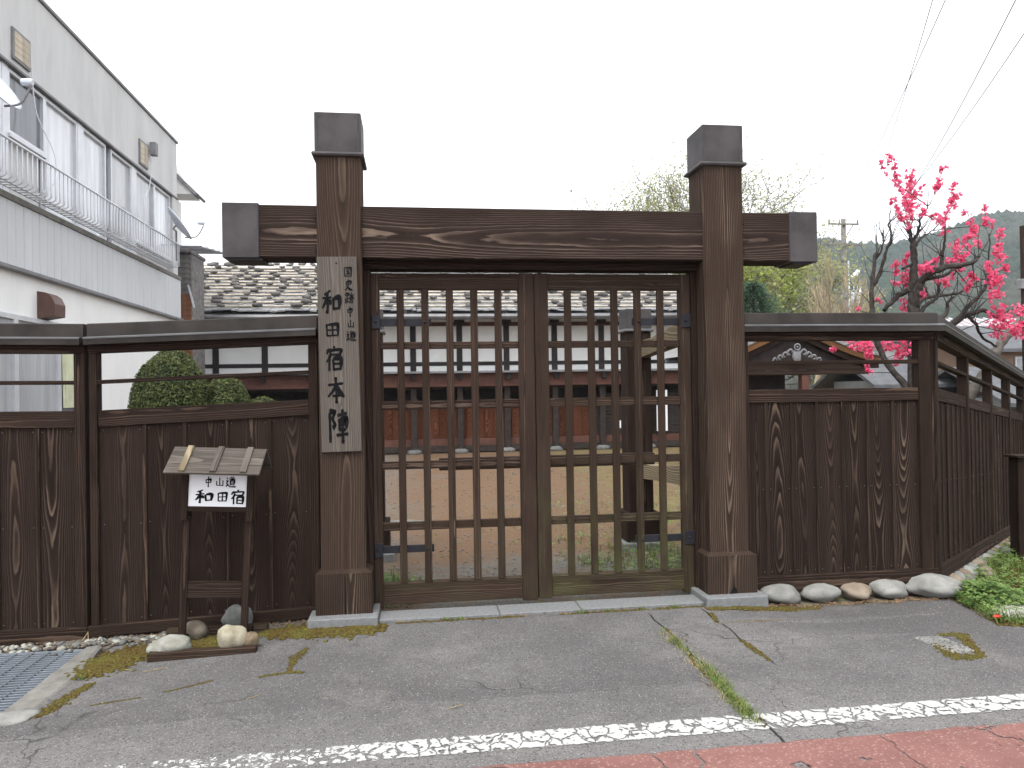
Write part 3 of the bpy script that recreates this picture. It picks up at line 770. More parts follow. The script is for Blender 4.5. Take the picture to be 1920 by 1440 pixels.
# ---------------------------------------------------------------- drain grating and its concrete edge
gr = thing('drain_grating', 'galvanised steel drain grating set in the ground before the fence', 'grating', (-2.7, 4.7, -0.04))
GZ = -0.052
box('frame_bar', gr, 'steel', -2.184, -2.172, 4.205, 5.195, GZ-0.04, GZ, None, 0.001)
for y in (4.205, 5.183): box('frame_bar', gr, 'steel', -4.2, -2.185, y, y+0.012, GZ-0.04, GZ, None, 0.001)
for i in range(25): box('bearing_bar', gr, 'steel', -4.2, -2.185, 4.238+0.0386*i, 4.2455+0.0386*i, GZ-0.025, GZ-0.002, None, 0.0008)
for i in range(19): box('cross_rod', gr, 'steel', -2.285-0.1*i, -2.277-0.1*i, 4.218, 5.183, GZ-0.01, GZ+0.001, None, 0.001)
MAT['concrete'] = rockmat('old_concrete', (0.19, 0.18, 0.165), (0.30, 0.29, 0.27), 10)
V, F = [], []
ys = fr(4.0, 5.21, 0.06)
for y in ys:
    e = -2.0+0.02*mnoise.noise(Vector((0, y*6, 0)))-0.07*sst(4.7, 5.2, y)
    for x, z in ((-2.17, -0.3), (-2.17, -0.045), (e-0.02, -0.038), (e, -0.05), (e, -0.3)):
        V.append((x, y, z+0.006*mnoise.noise(Vector((x*9, y*9, 3)))))
for j in range(len(ys)-1):
    for i in range(4): F.append((j*5+i, j*5+i+1, (j+1)*5+i+1, (j+1)*5+i))
F += [tuple(range(5)), tuple(reversed(range(len(V)-5, len(V))))]
struct(part('kerb', V, F, 'concrete'))
struct(box('drain_wall', None, 'concrete', -4.4, -1.999, 4.02, 4.203, -0.4, -0.047, None, 0.006))
V, F = lump(61, .13, .09, .03, 0.3, 3)
tag(part('broken_concrete', V, F, 'river', None, T(-2.08, 4.07, -0.035), True), 'whitish broken concrete lump at the corner of the drain grating', 'concrete lump')

# ---------------------------------------------------------------- moss, gravel, weeds
g = G('moss', 0.95, spec=0.1)
P = g.wpos()
n1 = g.noise(P, 7, 5)[0]; n2 = g.noise(P, 70, 4)[0]
c = g.mix(g.ss(n1, 0.3, 0.7), (0.085, 0.052, 0.016), (0.105, 0.10, 0.022))
c = g.mix(g.ss(n2, 0.3, 0.7), g.mix(0.65, c, (0.035, 0.022, 0.008)), g.mix(0.3, c, (0.20, 0.17, 0.055)))
g.col(c); g.bump(n2, 0.9, 0.012)
MAT['moss'] = g.m
MOSSU = [lump(200+i, 1, 1, 0.55, 0.35, 1) for i in range(5)]
def along(poly, t):
    L = [(Vector(b)-Vector(a)).length for a, b in zip(poly, poly[1:])]
    d = t*sum(L)
    for (a, b), l in zip(zip(poly, poly[1:]), L):
        if d <= l: return Vector(a).lerp(Vector(b), d/l)
        d -= l
    return Vector(poly[-1])
def mossy(label, poly, width, n, r0=0.008, r1=0.03, mat='moss', cat='moss', fn=None):
    A = Acc(); q0 = random.random()*50
    for i in range(int(n*2.6)):
        t = random.random(); p = along(poly, t)
        d = mnoise.noise(Vector((p.x*4+q0, p.y*4, 1)))+0.5*mnoise.noise(Vector((p.x*11, p.y*11+q0, 1)))
        if d < -0.28: continue
        w = width*(0.55+1.3*max(0, d+0.2))
        p = p+Vector((random.gauss(0, w*0.5), random.gauss(0, w*0.5)))
        r_ = rnd(r0, r1)*0.62*rnd(0.5, 1.2)
        A.add(random.choice(MOSSU), T(p.x, p.y, gz(p.x, p.y)+r_*0.12) @ Matrix.Rotation(rnd(0, 6), 4, 'Z') @ Matrix.Diagonal((r_*rnd(.8, 1.5), r_, r_*rnd(0.7, 1.1), 1)))
    o = part('moss_mat', A.v, A.f, mat, None, None, True)
    return tag(o, label, cat, None, 'stuff')
mossy('thick yellow brown moss mat spreading from the grating past the sign stand', [(-1.93, 4.72), (-1.88, 4.92), (-1.72, 5.08), (-1.5, 5.12), (-1.3, 5.06), (-1.1, 5.10)], 0.14, 2200, 0.012, 0.034)
mossy('yellow green moss mat between the sign stand and the name board pillar', [(-1.05, 5.17), (-0.9, 5.17), (-0.72, 5.12), (-0.5, 5.10), (-0.3, 5.10)], 0.085, 1300, 0.010, 0.034)
mossy('thin moss line along the granite threshold', [(-0.27, 5.20), (2.08, 5.195)], 0.016, 700, 0.005, 0.015)
mossy('brown moss crumbs along the pad beside the round stones', [(2.08, 5.13), (2.35, 5.11), (2.62, 5.13), (2.95, 5.17)], 0.045, 520, 0.006, 0.024)
mossy('moss line in the short pavement crack before the granite pad', [(2.07, 5.12), (2.01, 4.8), (2.02, 4.45), (2.03, 4.1)], 0.018, 420, 0.004, 0.016)
mossy('green moss thread in the pavement crack beyond the sign stand', [(-1.72, 4.17), (-1.5, 4.22), (-1.34, 4.29), (-1.16, 4.38)], 0.008, 260, 0.003, 0.010)
mossy('forked moss line in the pavement before the sign stand', [(-0.90, 4.37), (-0.76, 4.40), (-0.66, 4.38), (-0.75, 4.42), (-0.75, 4.6), (-0.70, 4.8)], 0.020, 360, 0.004, 0.013)
mossy('moss beside the worn concrete edge of the grating', [(-1.93, 4.08), (-1.90, 4.3), (-1.86, 4.5)], 0.035, 260, 0.005, 0.018)
mossy('moss frame round a pale patch in the pavement', [(3.33, 4.38), (3.46, 4.38), (3.27, 3.96), (3.10, 3.96), (3.17, 4.2)], 0.03, 600, 0.004, 0.017)
A = Acc()
for i in range(520):
    p = Vector((3.24, 4.2))+Vector((rnd(-.11, .06), rnd(-.16, .17)))
    r_ = rnd(0.004, 0.012); A.add(random.choice(MOSSU), T(p.x, p.y, gz(p.x, p.y)+r_*0.1) @ Matrix.Diagonal((r_, r_, r_*0.6, 1)))
tag(part('pale_gravel', A.v, A.f, 'river', None, None, True), 'pale gravel patch inside the moss framed hole in the pavement', 'gravel', None, 'stuff')
A = Acc(); MATS = ['rock_grey', 'rock_white', 'rock_brown']
for mi, m in enumerate(MATS):
    A = Acc()
    for i in range(150):
        if random.random() < 0.65:
            x = rnd(-2.35, -1.5); y = 5.37-abs(random.gauss(0, 0.07))-0.12*sst(-2.2, -1.6, x)*random.random()
        else: x = rnd(-3.2, -2.2); y = rnd(5.22, 5.39)
        r_ = rnd(0.007, 0.026)
        A.add(random.choice(MOSSU), T(x, y, gz(x, y)+r_*0.3) @ Matrix.Rotation(rnd(0, 6), 4, 'Z') @ Matrix.Diagonal((r_*rnd(1, 1.6), r_, r_*rnd(.9, 1.4), 1)))
    tag(part('gravel', A.v, A.f, m, None, None, True), ('grey', 'whitish', 'brown')[mi]+' pebbles scattered along the foot of the fence by the grating', 'gravel', None, 'stuff')
# loose grit lying on the pavement
A = Acc()
for i in range(130):
    x, y = rnd(-2, 3.8), rnd(3.5, 5.1)
    r_ = rnd(0.0015, 0.005); A.add(random.choice(MOSSU), T(x, y, gz(x, y)+r_*0.3) @ Matrix.Diagonal((r_, r_, r_, 1)))
tag(part('grit', A.v, A.f, 'rock_cream', None, None, True), 'pale grit lying scattered over the pavement', 'grit', None, 'stuff')

def leafmat(name, a, b, tr=0.25, rough=0.6):
    g = G(name, rough, spec=0.25)
    r = g.noise(g.wpos(), 9, 3)[0]
    r2 = g.n('TexWhiteNoise', noise_dimensions='3D'); v = g.n('VectorMath', operation='SNAP'); g.put(v.inputs[0], g.wpos()); v.inputs[1].default_value = (0.03, 0.03, 0.03)
    g.put(r2.inputs['Vector'], v.outputs[0])
    f = g.m_('ADD', g.m_('MULTIPLY', r, 0.6), g.m_('MULTIPLY', r2.outputs['Value'], 0.4))
    c = g.mix(g.ss(f, 0.25, 0.75), a, b)
    g.col(c)
    if tr:
        t = g.n('BsdfTranslucent'); g.put(t.inputs[0], c)
        mx = g.n('MixShader'); mx.inputs[0].default_value = tr
        out = [q for q in g.t.nodes if q.type == 'OUTPUT_MATERIAL'][0]
        g.t.links.new(g.b.outputs[0], mx.inputs[1]); g.t.links.new(t.outputs[0], mx.inputs[2]); g.t.links.new(mx.outputs[0], out.inputs[0])
    return g.m
MAT['grass'] = leafmat('grass_blade', (0.075, 0.13, 0.025), (0.19, 0.25, 0.06))
MAT['weed'] = leafmat('weed_leaf', (0.06, 0.13, 0.03), (0.20, 0.28, 0.08))
MAT['straw'] = leafmat('dry_grass', (0.25, 0.19, 0.09), (0.42, 0.34, 0.18))
def blade(A, x, y, z, h, lean, w=0.004):
    a = rnd(0, 6.283); d = Vector((math.cos(a), math.sin(a), 0)); n = Vector((-d.y, d.x, 0))*w
    p = Vector((x, y, z)); q = p+d*lean*0.35*h+Vector((0, 0, h*0.6)); r_ = p+d*lean*h+Vector((0, 0, h*rnd(.75, 1)))
    A.quad(p-n, p+n, q+n*0.7, q-n*0.7); A.tri(q-n*0.7, q+n*0.7, r_)
def clover(A, x, y, z, s):
    c = Vector((x, y, z)); t = rvec()*0.45+Vector((0, 0, 1)); t.normalize()
    u = t.orthogonal().normalized(); w = t.cross(u); a0 = rnd(0, 6)
    for k in range(3):
        a = a0+k*2.09; d = u*math.cos(a)+w*math.sin(a); e = u*math.cos(a+1.57)+w*math.sin(a+1.57)
        A.quad(c, c+d*s*0.6+e*s*0.45, c+d*s*1.1, c+d*s*0.6-e*s*0.45)
def verge_pt():
    while True:
        x, y = 3.85+5.5*random.random()**1.2, 4.2+6*random.random()
        p = Vector((x, y))-SP; m = p.dot(Vector((0.672, -0.74))); s = p.dot(SD)
        if m < 0.14 or (y <= 5.2 and x < xr(y)) or (y < 5.2 and x < 4.0 and y > 5.0): continue
        if m > 4.5: continue
        return x, y, s, m
A = Acc(); B = Acc(); C = Acc()
for i in range(26000):
    x, y, s, m = verge_pt()
    d = mnoise.noise(Vector((x*1.6, y*1.6, 0)))
    z = gz(x, y)-0.008
    edge = (x-xr(y)) if y < 5.2 else 9
    if d > 0.12 and edge > 0.25 and m > 0.35 and random.random() < 0.72: continue
    if random.random() < 0.62: blade(A, x, y, z, rnd(0.03, 0.12), rnd(0.3, 1.2), 0.004)
    else: clover(B, x, y, z+rnd(0.02, 0.12)*(1 if edge < 0.5 or m < 0.6 else 0.6), rnd(0.012, 0.028))
# denser clump of leafy weed at the corner of the stones
for i in range(900):
    a = rnd(0, 6.283); q = random.random()**0.7
    x, y = 4.28+math.cos(a)*q*0.30, 5.10+math.sin(a)*q*0.30
    if x < xr(min(y, 5.2))+0.0: continue
    h = 0.10*(1-q*q)+0.02
    clover(B, x, y, gz(x, y)+rnd(0.1, 1.3)*h, rnd(0.014, 0.034))
    if random.random() < 0.6: blade(A, x, y, gz(x, y), rnd(0.06, 0.2)*(1.1-q), rnd(0.2, 0.7), 0.003)
tag(part('verge_grass', A.v, A.f, 'grass'), 'short grass on the verge beside the side fence', 'grass', None, 'stuff')
tag(part('verge_weeds', B.v, B.f, 'weed'), 'leafy green weeds on the verge by the corner stones', 'weeds', None, 'stuff')
A = Acc()
for i in range(9000):
    x, y, s, m = verge_pt()
    d = mnoise.noise(Vector((x*1.6, y*1.6, 0)))
    if d < -0.05 or s > 5: continue
    r_ = rnd(0.012, 0.035); A.add(random.choice(MOSSU), T(x, y, gz(x, y)) @ Matrix.Diagonal((r_*1.3, r_, r_*0.6, 1)))
tag(part('verge_moss', A.v, A.f, 'moss', None, None, True), 'yellow moss patches on the grass verge', 'moss', None, 'stuff')
V, F = lump(70, .28, .16, .035, 0.22, 3)
tag(part('flat_stone', V, F, 'rock_white', None, T(4.30, 4.72, -0.028) @ Matrix.Rotation(R(-12), 4, 'Z'), True), 'flat pale stone lying in the grass verge', 'stone')
g = simple('red_plastic', (0.62, 0.055, 0.03), 0.1, 20, 0.4, 0, 0.1, 30); MAT['redp'] = g
V, F = lump(71, .035, .022, .012, 0.25, 2)
tag(part('plastic_scrap', V, F, 'redp', None, T(3.92, 4.60, 0.006), True), 'small red plastic scrap at the edge of the weeds', 'litter')
# dead leaves caught round the stones and along the fence foot
MAT['litter'] = leafmat('dead_leaf', (0.06, 0.035, 0.02), (0.22, 0.14, 0.08), 0.0, 0.9)
A = Acc()
for i in range(1500):
    k = random.random()
    if k < 0.5: x = rnd(2.55, 4.2); y = 5.235-abs(random.gauss(0, 0.03))+0.02*math.sin(x*19)
    elif k < 0.75: x = rnd(-2.3, -0.75); y = 5.385-abs(random.gauss(0, 0.05))
    elif k < 0.85: x = rnd(-0.3, 2.1); y = 5.21-abs(random.gauss(0, 0.015))
    else: x = rnd(-3.2, -2.2); y = rnd(5.23, 5.40)
    p = Vector((x, y, gz(x, y)+rnd(0.003, 0.016))); u = rvec(); u.z *= 0.35; u.normalize(); w = u.orthogonal(); s_ = rnd(0.006, 0.017)
    A.quad(p, p+u*s_*.5+w*s_*.35, p+u*s_, p+u*s_*.5-w*s_*.35)
tag(part('leaf_litter', A.v, A.f, 'litter'), 'dead leaves and bits caught along the foot of the fences and stones', 'leaf litter', None, 'stuff')
# grass growing in the long pavement crack
A = Acc(); B = Acc()
for i in range(1500):
    t = random.random(); y = 3.33+1.4*t
    dens = sst(3.3, 3.42, y)*(1-sst(3.75, 4.2, y))+0.35*math.exp(-((y-4.45)/0.1)**2)+0.10
    if random.random() > dens: continue
    x = 1.60+0.02*math.sin(y*5)+random.gauss(0, 0.020)
    blade(A if random.random() < 0.85 else B, x, y, gz(x, y), rnd(0.015, 0.055), rnd(0.4, 1.4), 0.0022)
for i in range(260):
    y = rnd(3.6, 4.7); x = 1.58+random.gauss(0, 0.03); blade(B, x, y, gz(x, y), rnd(0.006, 0.02), rnd(2, 4), 0.0016)
tag(part('crack_grass', A.v, A.f, 'grass'), 'thin green grass strip growing in the long pavement crack', 'grass', None, 'stuff')
tag(part('crack_straw', B.v, B.f, 'straw'), 'dry straw litter along the long pavement crack', 'straw', None, 'stuff')
mossy('moss line in the long pavement crack towards the white line', [(1.63, 4.75), (1.62, 4.4), (1.58, 4.1), (1.60, 3.4), (1.60, 3.3)], 0.014, 420, 0.003, 0.012)
# weeds inside the gate and tiny tufts at the threshold
A = Acc(); B = Acc()
for (cx, cy, n_, sp_, h) in ((-0.30, 6.05, 500, 0.14, 0.22), (-0.2, 5.62, 220, 0.16, 0.05), (0.02, 6.2, 120, .06, .10), (1.9, 6.5, 260, .3, .07), (2.3, 6.4, 380, .25, .10), (2.25, 7.0, 320, .3, .16), (1.75, 7.8, 260, .4, .07), (2.6, 9.5, 700, 1.0, .1), (2.2, 5.75, 160, .2, .06), (1.65, 6.7, 100, .1, .08)):
    for i in range(n_):
        x, y = random.gauss(cx, sp_), random.gauss(cy, sp_)
        if y < 5.6: continue
        if random.random() < 0.6: blade(A, x, y, gz(x, y)-0.008, rnd(0.3, 1)*h, rnd(0.2, 0.9), 0.004)
        else: clover(B, x, y, gz(x, y)+rnd(0, 0.7)*h, rnd(0.012, 0.03))
for (cx, cy) in ((0.2, 5.2), (0.28, 5.2), (1.15, 5.19), (1.2, 5.2), (1.35, 5.2), (1.6, 5.2), (1.85, 5.205), (-1.95, 4.6), (0.9, 5.45), (1.2, 5.47)):
    for i in range(26): blade(A, random.gauss(cx, .018), random.gauss(cy, .008), gz(cx, cy), rnd(.01, .04), rnd(.4, 1.6), 0.002)
tag(part('courtyard_grass', A.v, A.f, 'grass'), 'sparse grass tufts inside the gate and along the threshold', 'grass', None, 'stuff')
tag(part('courtyard_weeds', B.v, B.f, 'weed'), 'small leafy weeds growing just inside the gate', 'weeds', None, 'stuff')
# dry sticks by the grating
A = Acc()
for x, y, a, l in ((-1.62, 4.62, .25, .14), (-1.75, 4.7, -.6, .08), (-2.25, 5.3, 1.2, .07), (-2.2, 5.31, 2.0, .07), (-0.9, 4.05, .5, .06), (0.15, 3.75, .3, .07)):
    A.add(tubes([([(x, y, gz(x, y)+.006), (x+l*math.cos(a), y+l*math.sin(a), gz(x, y)+.012+(0.05 if y > 5.2 else 0))], .0025)], 5))
tag(part('dry_sticks', A.v, A.f, 'straw'), 'dry twigs scattered over the pavement near the grating', 'twigs', None, 'stuff')
# pebbles and leaf litter over the yard
for m_, nm, n_, lab in (('rock_grey', 'yard_gravel', 1500, 'grey pebbles scattered over the bare yard behind the gate'), ('rock_tan', 'yard_crumbs', 1300, 'tan soil crumbs scattered over the bare yard behind the gate')):
    A = Acc()
    for i in range(n_):
        x = rnd(-0.8, 3.6); y = 5.75+9*random.random()**2; r_ = rnd(0.005, 0.017)*(0.7+0.05*y)
        A.add(random.choice(MOSSU), T(x*(0.6+0.07*y), y, r_*0.2-0.008) @ Matrix.Rotation(rnd(0, 6), 4, 'Z') @ Matrix.Diagonal((r_*1.3, r_, r_*0.8, 1)))
    tag(part(nm, A.v, A.f, m_, None, None, True), lab, 'gravel', None, 'stuff')
# flat slab in the yard
V, F = lump(75, .27, .2, .03, 0.1, 3)
tag(part('yard_slab', V, F, 'concrete', None, T(-0.19, 9.15, 0.0), True), 'flat grey stone slab set in the yard behind the gate', 'stone')
# dark wooden post at the verge
ps_ = thing('marker_post', 'short dark wooden post standing in the grass beside the side fence', 'post', (5.92, 6.62, gz(5.92, 6.62)))
zz = gz(5.92, 6.62)
box('shaft', ps_, 'frame', 5.85, 6.03, 6.56, 6.68, zz-0.1, 0.86, None, 0.004)
box('cap_board', ps_, 'frame', 5.82, 6.06, 6.53, 6.71, 0.861, 0.885, None, 0.003)

# ================================================================ neighbouring house (long wall running back from the street)
def wallmat(name, c, stain, k=0.35):
    g = G(name, 0.85, spec=0.25)
    P = g.wpos()
    n = g.noise(g.vm(P, (1.3, 1.3, 0.35)), 2.2, 6, 0.65)[0]; m = g.noise(g.vm(P, (9, 9, 0.5)), 1.5, 4)[0]
    cc = g.mix(g.ss(n, 0.35, 0.75, 0, k), c, stain)
    cc = g.mix(g.ss(m, 0.5, 0.8, 0, k*0.6), cc, stain)
    g.col(cc); g.bump(g.noise(P, 40, 3)[0], 0.1, 0.01)
    return g.m
MAT['stucco'] = wallmat('white_stucco', (0.80, 0.80, 0.79), (0.60, 0.60, 0.58), 0.25)
MAT['render'] = wallmat('grey_render', (0.60, 0.60, 0.60), (0.42, 0.42, 0.42), 0.5)
MAT['ribbed'] = wallmat('ribbed_sheet', (0.57, 0.585, 0.605), (0.47, 0.47, 0.46), 0.35)
MAT['alu'] = simple('aluminium', (0.62, 0.63, 0.66), 0.06, 6, 0.4, 0.3, 0)
MAT['trim'] = simple('dark_trim', (0.20, 0.20, 0.21), 0.15, 6, 0.6, 0.1, 0)
def pane(name, c, rough=0.12):
    g = G(name, rough, spec=0.5)
    n = g.noise(g.vm(g.wpos(), (1, 3.5, 0.25)), 2.5, 3)[0]
    g.col(g.mix(g.ss(n, 0.3, 0.7), tuple(x*0.75 for x in c), c)); return g.m
MAT['pane_white'] = pane('curtained_glass', (0.72, 0.74, 0.78))
MAT['pane_grey'] = pane('grey_glass', (0.46, 0.47, 0.49))
MAT['pane_dark'] = pane('dark_glass', (0.16, 0.17, 0.19))
MAT['dish'] = simple('dish_paint', (0.62, 0.66, 0.72), 0.05, 5, 0.5, 0, 0)
MAT['hood'] = simple('brown_hood_paint', (0.11, 0.058, 0.047), 0.12, 8, 0.5, 0, 0.05)
MAT['oldboard'] = simple('pale_board', (0.46, 0.40, 0.32), 0.3, 5, 0.85, 0, 0.1)
XW = -5.0
nh = thing('neighbour_house', 'long two storey pale house with balcony railing and flat parapet beside the courtyard', 'house', (-8, 12, 0))
box('ground_wall', nh, 'stucco', -12, XW, 7, 16.6, -0.4, 3.236, None, 0.01)
box('back_wall', nh, 'render', -12, XW-0.12, 7, 16.58, 3.237, 5.83, None, 0.0)
box('parapet', nh, 'render', -12, XW, 7, 16.6, 5.831, 7.0, None, 0.01)
box('parapet_trim', nh, 'trim', -12, XW+0.03, 6.97, 16.63, 7.001, 7.05, None, 0.004)
box('head_trim', nh, 'trim', XW-0.1, XW+0.02, 7, 16.59, 5.795, 5.83, None, 0.003)
box('corner_pier', nh, 'render', XW-0.119, XW, 16.30, 16.598, 3.9, 5.794, None, 0.004)
box('sill_flashing', nh, 'trim', XW-0.05, XW+0.10, 7, 16.64, 3.195, 3.245, None, 0.006)
box('balcony_slab', nh, 'concrete', XW-0.1, XW+0.07, 7, 16.6, 4.06, 4.14, None, 0.004)
y = 7.0
while y < 16.55:
    w = min(0.20, 16.6-y)
    box('cladding_panel', nh, 'ribbed', XW-0.1, XW+0.055+rnd(-.002, .002), y+0.004, y+w-0.004, 3.2455, 4.059, None, 0.008)
    y += w
for y0, y1, m, z0 in ((7.9, 8.9, 'pane_white', 4.16), (8.9, 9.88, 'pane_white', 4.16), (10.02, 10.96, 'pane_dark', 4.95), (10.96, 11.96, 'pane_white', 4.16), (12.13, 13.0, 'pane_white', 4.16), (13.2, 14.12, 'pane_grey', 4.16), (14.32, 15.30, 'pane_grey', 4.45), (15.30, 16.24, 'pane_white', 4.45)):
    fx = XW-0.075
    A = Acc()
    def bx_(a, b, c, d, e, f_):
        q = [(a, c, e), (b, c, e), (b, d, e), (a, d, e), (a, c, f_), (b, c, f_), (b, d, f_), (a, d, f_)]
        A.add((q, [(0, 3, 2, 1), (4, 5, 6, 7), (0, 1, 5, 4), (1, 2, 6, 5), (2, 3, 7, 6), (3, 0, 4, 7)]))
    t = 0.045
    bx_(fx-0.03, fx+0.04, y0, y0+t, z0, 5.78); bx_(fx-0.03, fx+0.04, y1-t, y1, z0, 5.78)
    bx_(fx-0.03, fx+0.04, y0+t, y1-t, z0, z0+t); bx_(fx-0.03, fx+0.04, y0+t, y1-t, 5.78-t, 5.78)
    wf = part('window', A.v, A.f, 'alu', nh)
    box('pane', wf, m, fx-0.02, fx-0.005, y0+t, y1-t, z0+t, 5.78-t, None, 0.0)
    if z0 > 4.2: box('window_sill', wf, 'alu', fx-0.04, fx+0.07, y0, y1, z0-0.05, z0-0.001, None, 0.004)
for y0, y1 in ((9.885, 10.015), (11.965, 12.125), (14.125, 14.315)):
    box('pier', nh, 'alu', XW-0.119, XW-0.03, y0, y1, 4.15, 5.793, None, 0.003)
box('shutter_gap', nh, 'pane_dark', XW-0.118, XW-0.085, 13.0, 13.2, 4.16, 5.78, None, 0.0)
for y0, y1, z0, z1 in ((10.03, 10.46, 5.90, 6.30), (14.37, 14.80, 5.90, 6.36)):
    v = box('vent_frame', nh, 'trim', XW-0.01, XW+0.03, y0, y1, z0, z1, None, 0.003)
    for k in range(4):
        h = (z1-z0-0.07)/4
        box('vent_board', v, 'oldboard', XW+0.028, XW+0.036, y0+0.03, y1-0.03, z0+0.035+h*k, z0+0.033+h*(k+1), None, 0.002)
# ground floor sliding windows
for y0, y1, m in ((7.9, 8.95, 'pane_grey'), (8.95, 10.0, 'pane_grey'), (10.0, 11.13, 'pane_grey'), (11.13, 11.82, 'pane_dark')):
    A = Acc(); t = 0.05
    bx_(XW, XW+0.05, y0, y0+t, 0.3, 2.65); bx_(XW, XW+0.05, y1-t, y1, 0.3, 2.65); bx_(XW, XW+0.05, y0+t, y1-t, 0.3, 0.36); bx_(XW, XW+0.05, y0+t, y1-t, 2.59, 2.65)
    wf = part('window', A.v, A.f, 'alu', nh)
    box('pane', wf, m, XW+0.004, XW+0.014, y0+t, y1-t, 0.36, 2.59, None, 0.0)
V, F = [], []
for i in range(41):
    yy = 11.24+0.52*i/40
    for z in (1.45, 1.8, 2.2, 2.55):
        V.append((XW+0.03+0.02*math.sin(i*0.75)*(1.3-0.2*z), yy+(0.07*(2.2-z) if i < 8 else 0)*0.5, z))
for i in range(40):
    for k in range(3): F.append((i*4+k, i*4+4+k, i*4+5+k, i*4+k+1))
MAT['curtain'] = simple('curtain_cloth', (0.55, 0.56, 0.40), 0.15, 3, 0.9, 0, 0)
part('curtain', V, F, 'curtain', nh, None, True)
# rounded extractor hood
prof = [(XW, 2.66), (XW+0.22, 2.70), (XW+0.225, 2.86), (XW+0.18, 2.96), (XW+0.11, 3.01), (XW, 3.03)]
n = len(prof); V = [(x, 10.62, z) for x, z in prof]+[(x, 10.92, z) for x, z in prof]
part('extractor_hood', V, [tuple(range(n)), tuple(reversed(range(n, 2*n)))]+[(i, n+i, n+(i+1) % n, (i+1) % n) for i in range(n)], 'hood', nh)
# balcony railing: top rail, belly balusters
RX, RT = -4.62, 4.60
rl = part('balcony_rail', *tubes([([(XW+0.03, 7.0, RT), (RX, 7.0, RT), (RX, 15.40, RT), (XW+0.03, 15.42, RT)], 0.018), ([(RX-0.10, 7.0, 4.155), (RX-0.10, 15.4, 4.155)], 0.014), ([(RX-0.22, 7.0, 4.15), (RX-0.22, 15.4, 4.15)], 0.012)], 6), 'alu', nh)
bal = mesh('baluster', *tubes([([(0, 0, 0), (0, 0, -0.30), (0.0, 0, -0.37), (0, 0, -0.42), (-0.04, 0, -0.45), (-0.22, 0, -0.452)], 0.010)], 5), 'alu', True)
y = 8.2
k = 0
while y < 15.4:
    add('baluster', bal, rl, T(RX, y, RT))
    k += 1; y += 0.118
# satellite dishes clamped to the railing
def dish(label, loc, rz, tilt, rad):
    d = thing('satellite_dish', label, 'satellite dish', loc, 'satellite dishes on the balcony railing')
    M = T(*loc) @ Matrix.Rotation(rz, 4, 'Z') @ Matrix.Rotation(tilt, 4, 'X')
    V, F = [], []; NR, NA = 5, 24
    for s_ in (0, 1):
        V.append((0, 0.0+0.012*s_, 0))
        for i in range(1, NR+1):
            r_ = rad*i/NR
            for k in range(NA):
                a = 2*math.pi*k/NA
                V.append((r_*math.cos(a)*0.94, -0.16*rad*(i/NR)**2*1.3+0.012*s_, r_*math.sin(a)))
    o = 1+NR*NA
    for s_ in (0, 1):
        b = s_*o
        for k in range(NA):
            q = (k+1) % NA
            F.append((b, b+1+k, b+1+q) if s_ else (b, b+1+q, b+1+k))
            for i in range(NR-1):
                f_ = (b+1+i*NA+k, b+1+(i+1)*NA+k, b+1+(i+1)*NA+q, b+1+i*NA+q)
                F.append(f_ if s_ else tuple(reversed(f_)))
    for k in range(NA):
        q = (k+1) % NA
        F.append((1+(NR-1)*NA+k, 1+(NR-1)*NA+q, o+1+(NR-1)*NA+q, o+1+(NR-1)*NA+k))
    part('reflector', V, F, 'dish', d, M, True)
    part('feed_arm', *tubes([(spline([(0, 0.02, -rad*0.75), (0, -rad*0.5, -rad*1.02), (0, -rad*1.15, -rad*0.72)], 5), 0.012)], 6), 'trim', d, M)
    part('feed_horn', *tubes([([(0, -rad*1.28, -rad*0.66), (0, -rad*1.22, -rad*0.6), (0, -rad*0.98, -rad*0.42)], [0.03, 0.045, 0.04])], 10), 'dish', d, M)
    part('mount', *tubes([([M @ Vector((0, 0.015, 0)), M @ Vector((0, 0.09, -0.02)), Vector((RX, loc[1]+0.1, loc[2]-0.1)), Vector((RX, loc[1]+0.1, RT-0.35))], 0.016)], 6), 'trim', d)
    return d
dish('large pale satellite dish cut by the picture edge on the balcony railing', (-4.56, 8.80, 5.02), R(82), R(-35), 0.30)
dish('pale satellite dish seen edge on above the far end of the balcony railing', (-4.58, 15.15, 4.93), R(107), R(-36), 0.36)
# slack cables hanging on the wall
hs = part('cable', *tubes([(spline([(XW+0.04, 10.46, 5.95), (XW+0.05, 10.55, 5.4), (XW+0.2, 10.7, 4.9), (XW+0.25, 10.6, 4.5), (XW+0.2, 10.3, 4.25), (XW+0.15, 10.0, 4.16)], 8), 0.008)], 6), 'alu', nh)
part('cable', *tubes([(spline([(XW+0.05, 14.84, 6.3), (XW+0.06, 14.86, 5.9), (XW+0.1, 14.6, 5.5), (XW+0.12, 14.3, 5.2), (XW+0.12, 14.3, 4.6)], 8), 0.008)], 5), 'alu', nh)
box('camera_box', nh, 'trim', XW+0.04, XW+0.16, 14.82, 14.95, 6.20, 6.45, None, 0.01)
# slatted canopy at the back of the balcony
cn = thing('slatted_canopy', 'open slatted canopy jutting out behind the balcony end', 'canopy', (-4.8, 17, 4.8))
for k in range(5):
    yy = 16.75+0.42*k
    box('slat', cn, 'trim', -5.3, -4.55+0.02*k, yy, yy+0.05, 4.80+0.045*k, 4.85+0.045*k, None, 0.003)
part('edge_beam', *tubes([([(-4.55, 16.7, 4.80), (-4.47, 18.6, 5.0)], 0.03)], 6), 'trim', cn)
part('edge_beam', *tubes([([(-5.2, 16.7, 4.80), (-5.2, 18.6, 5.0)], 0.03)], 6), 'trim', cn)
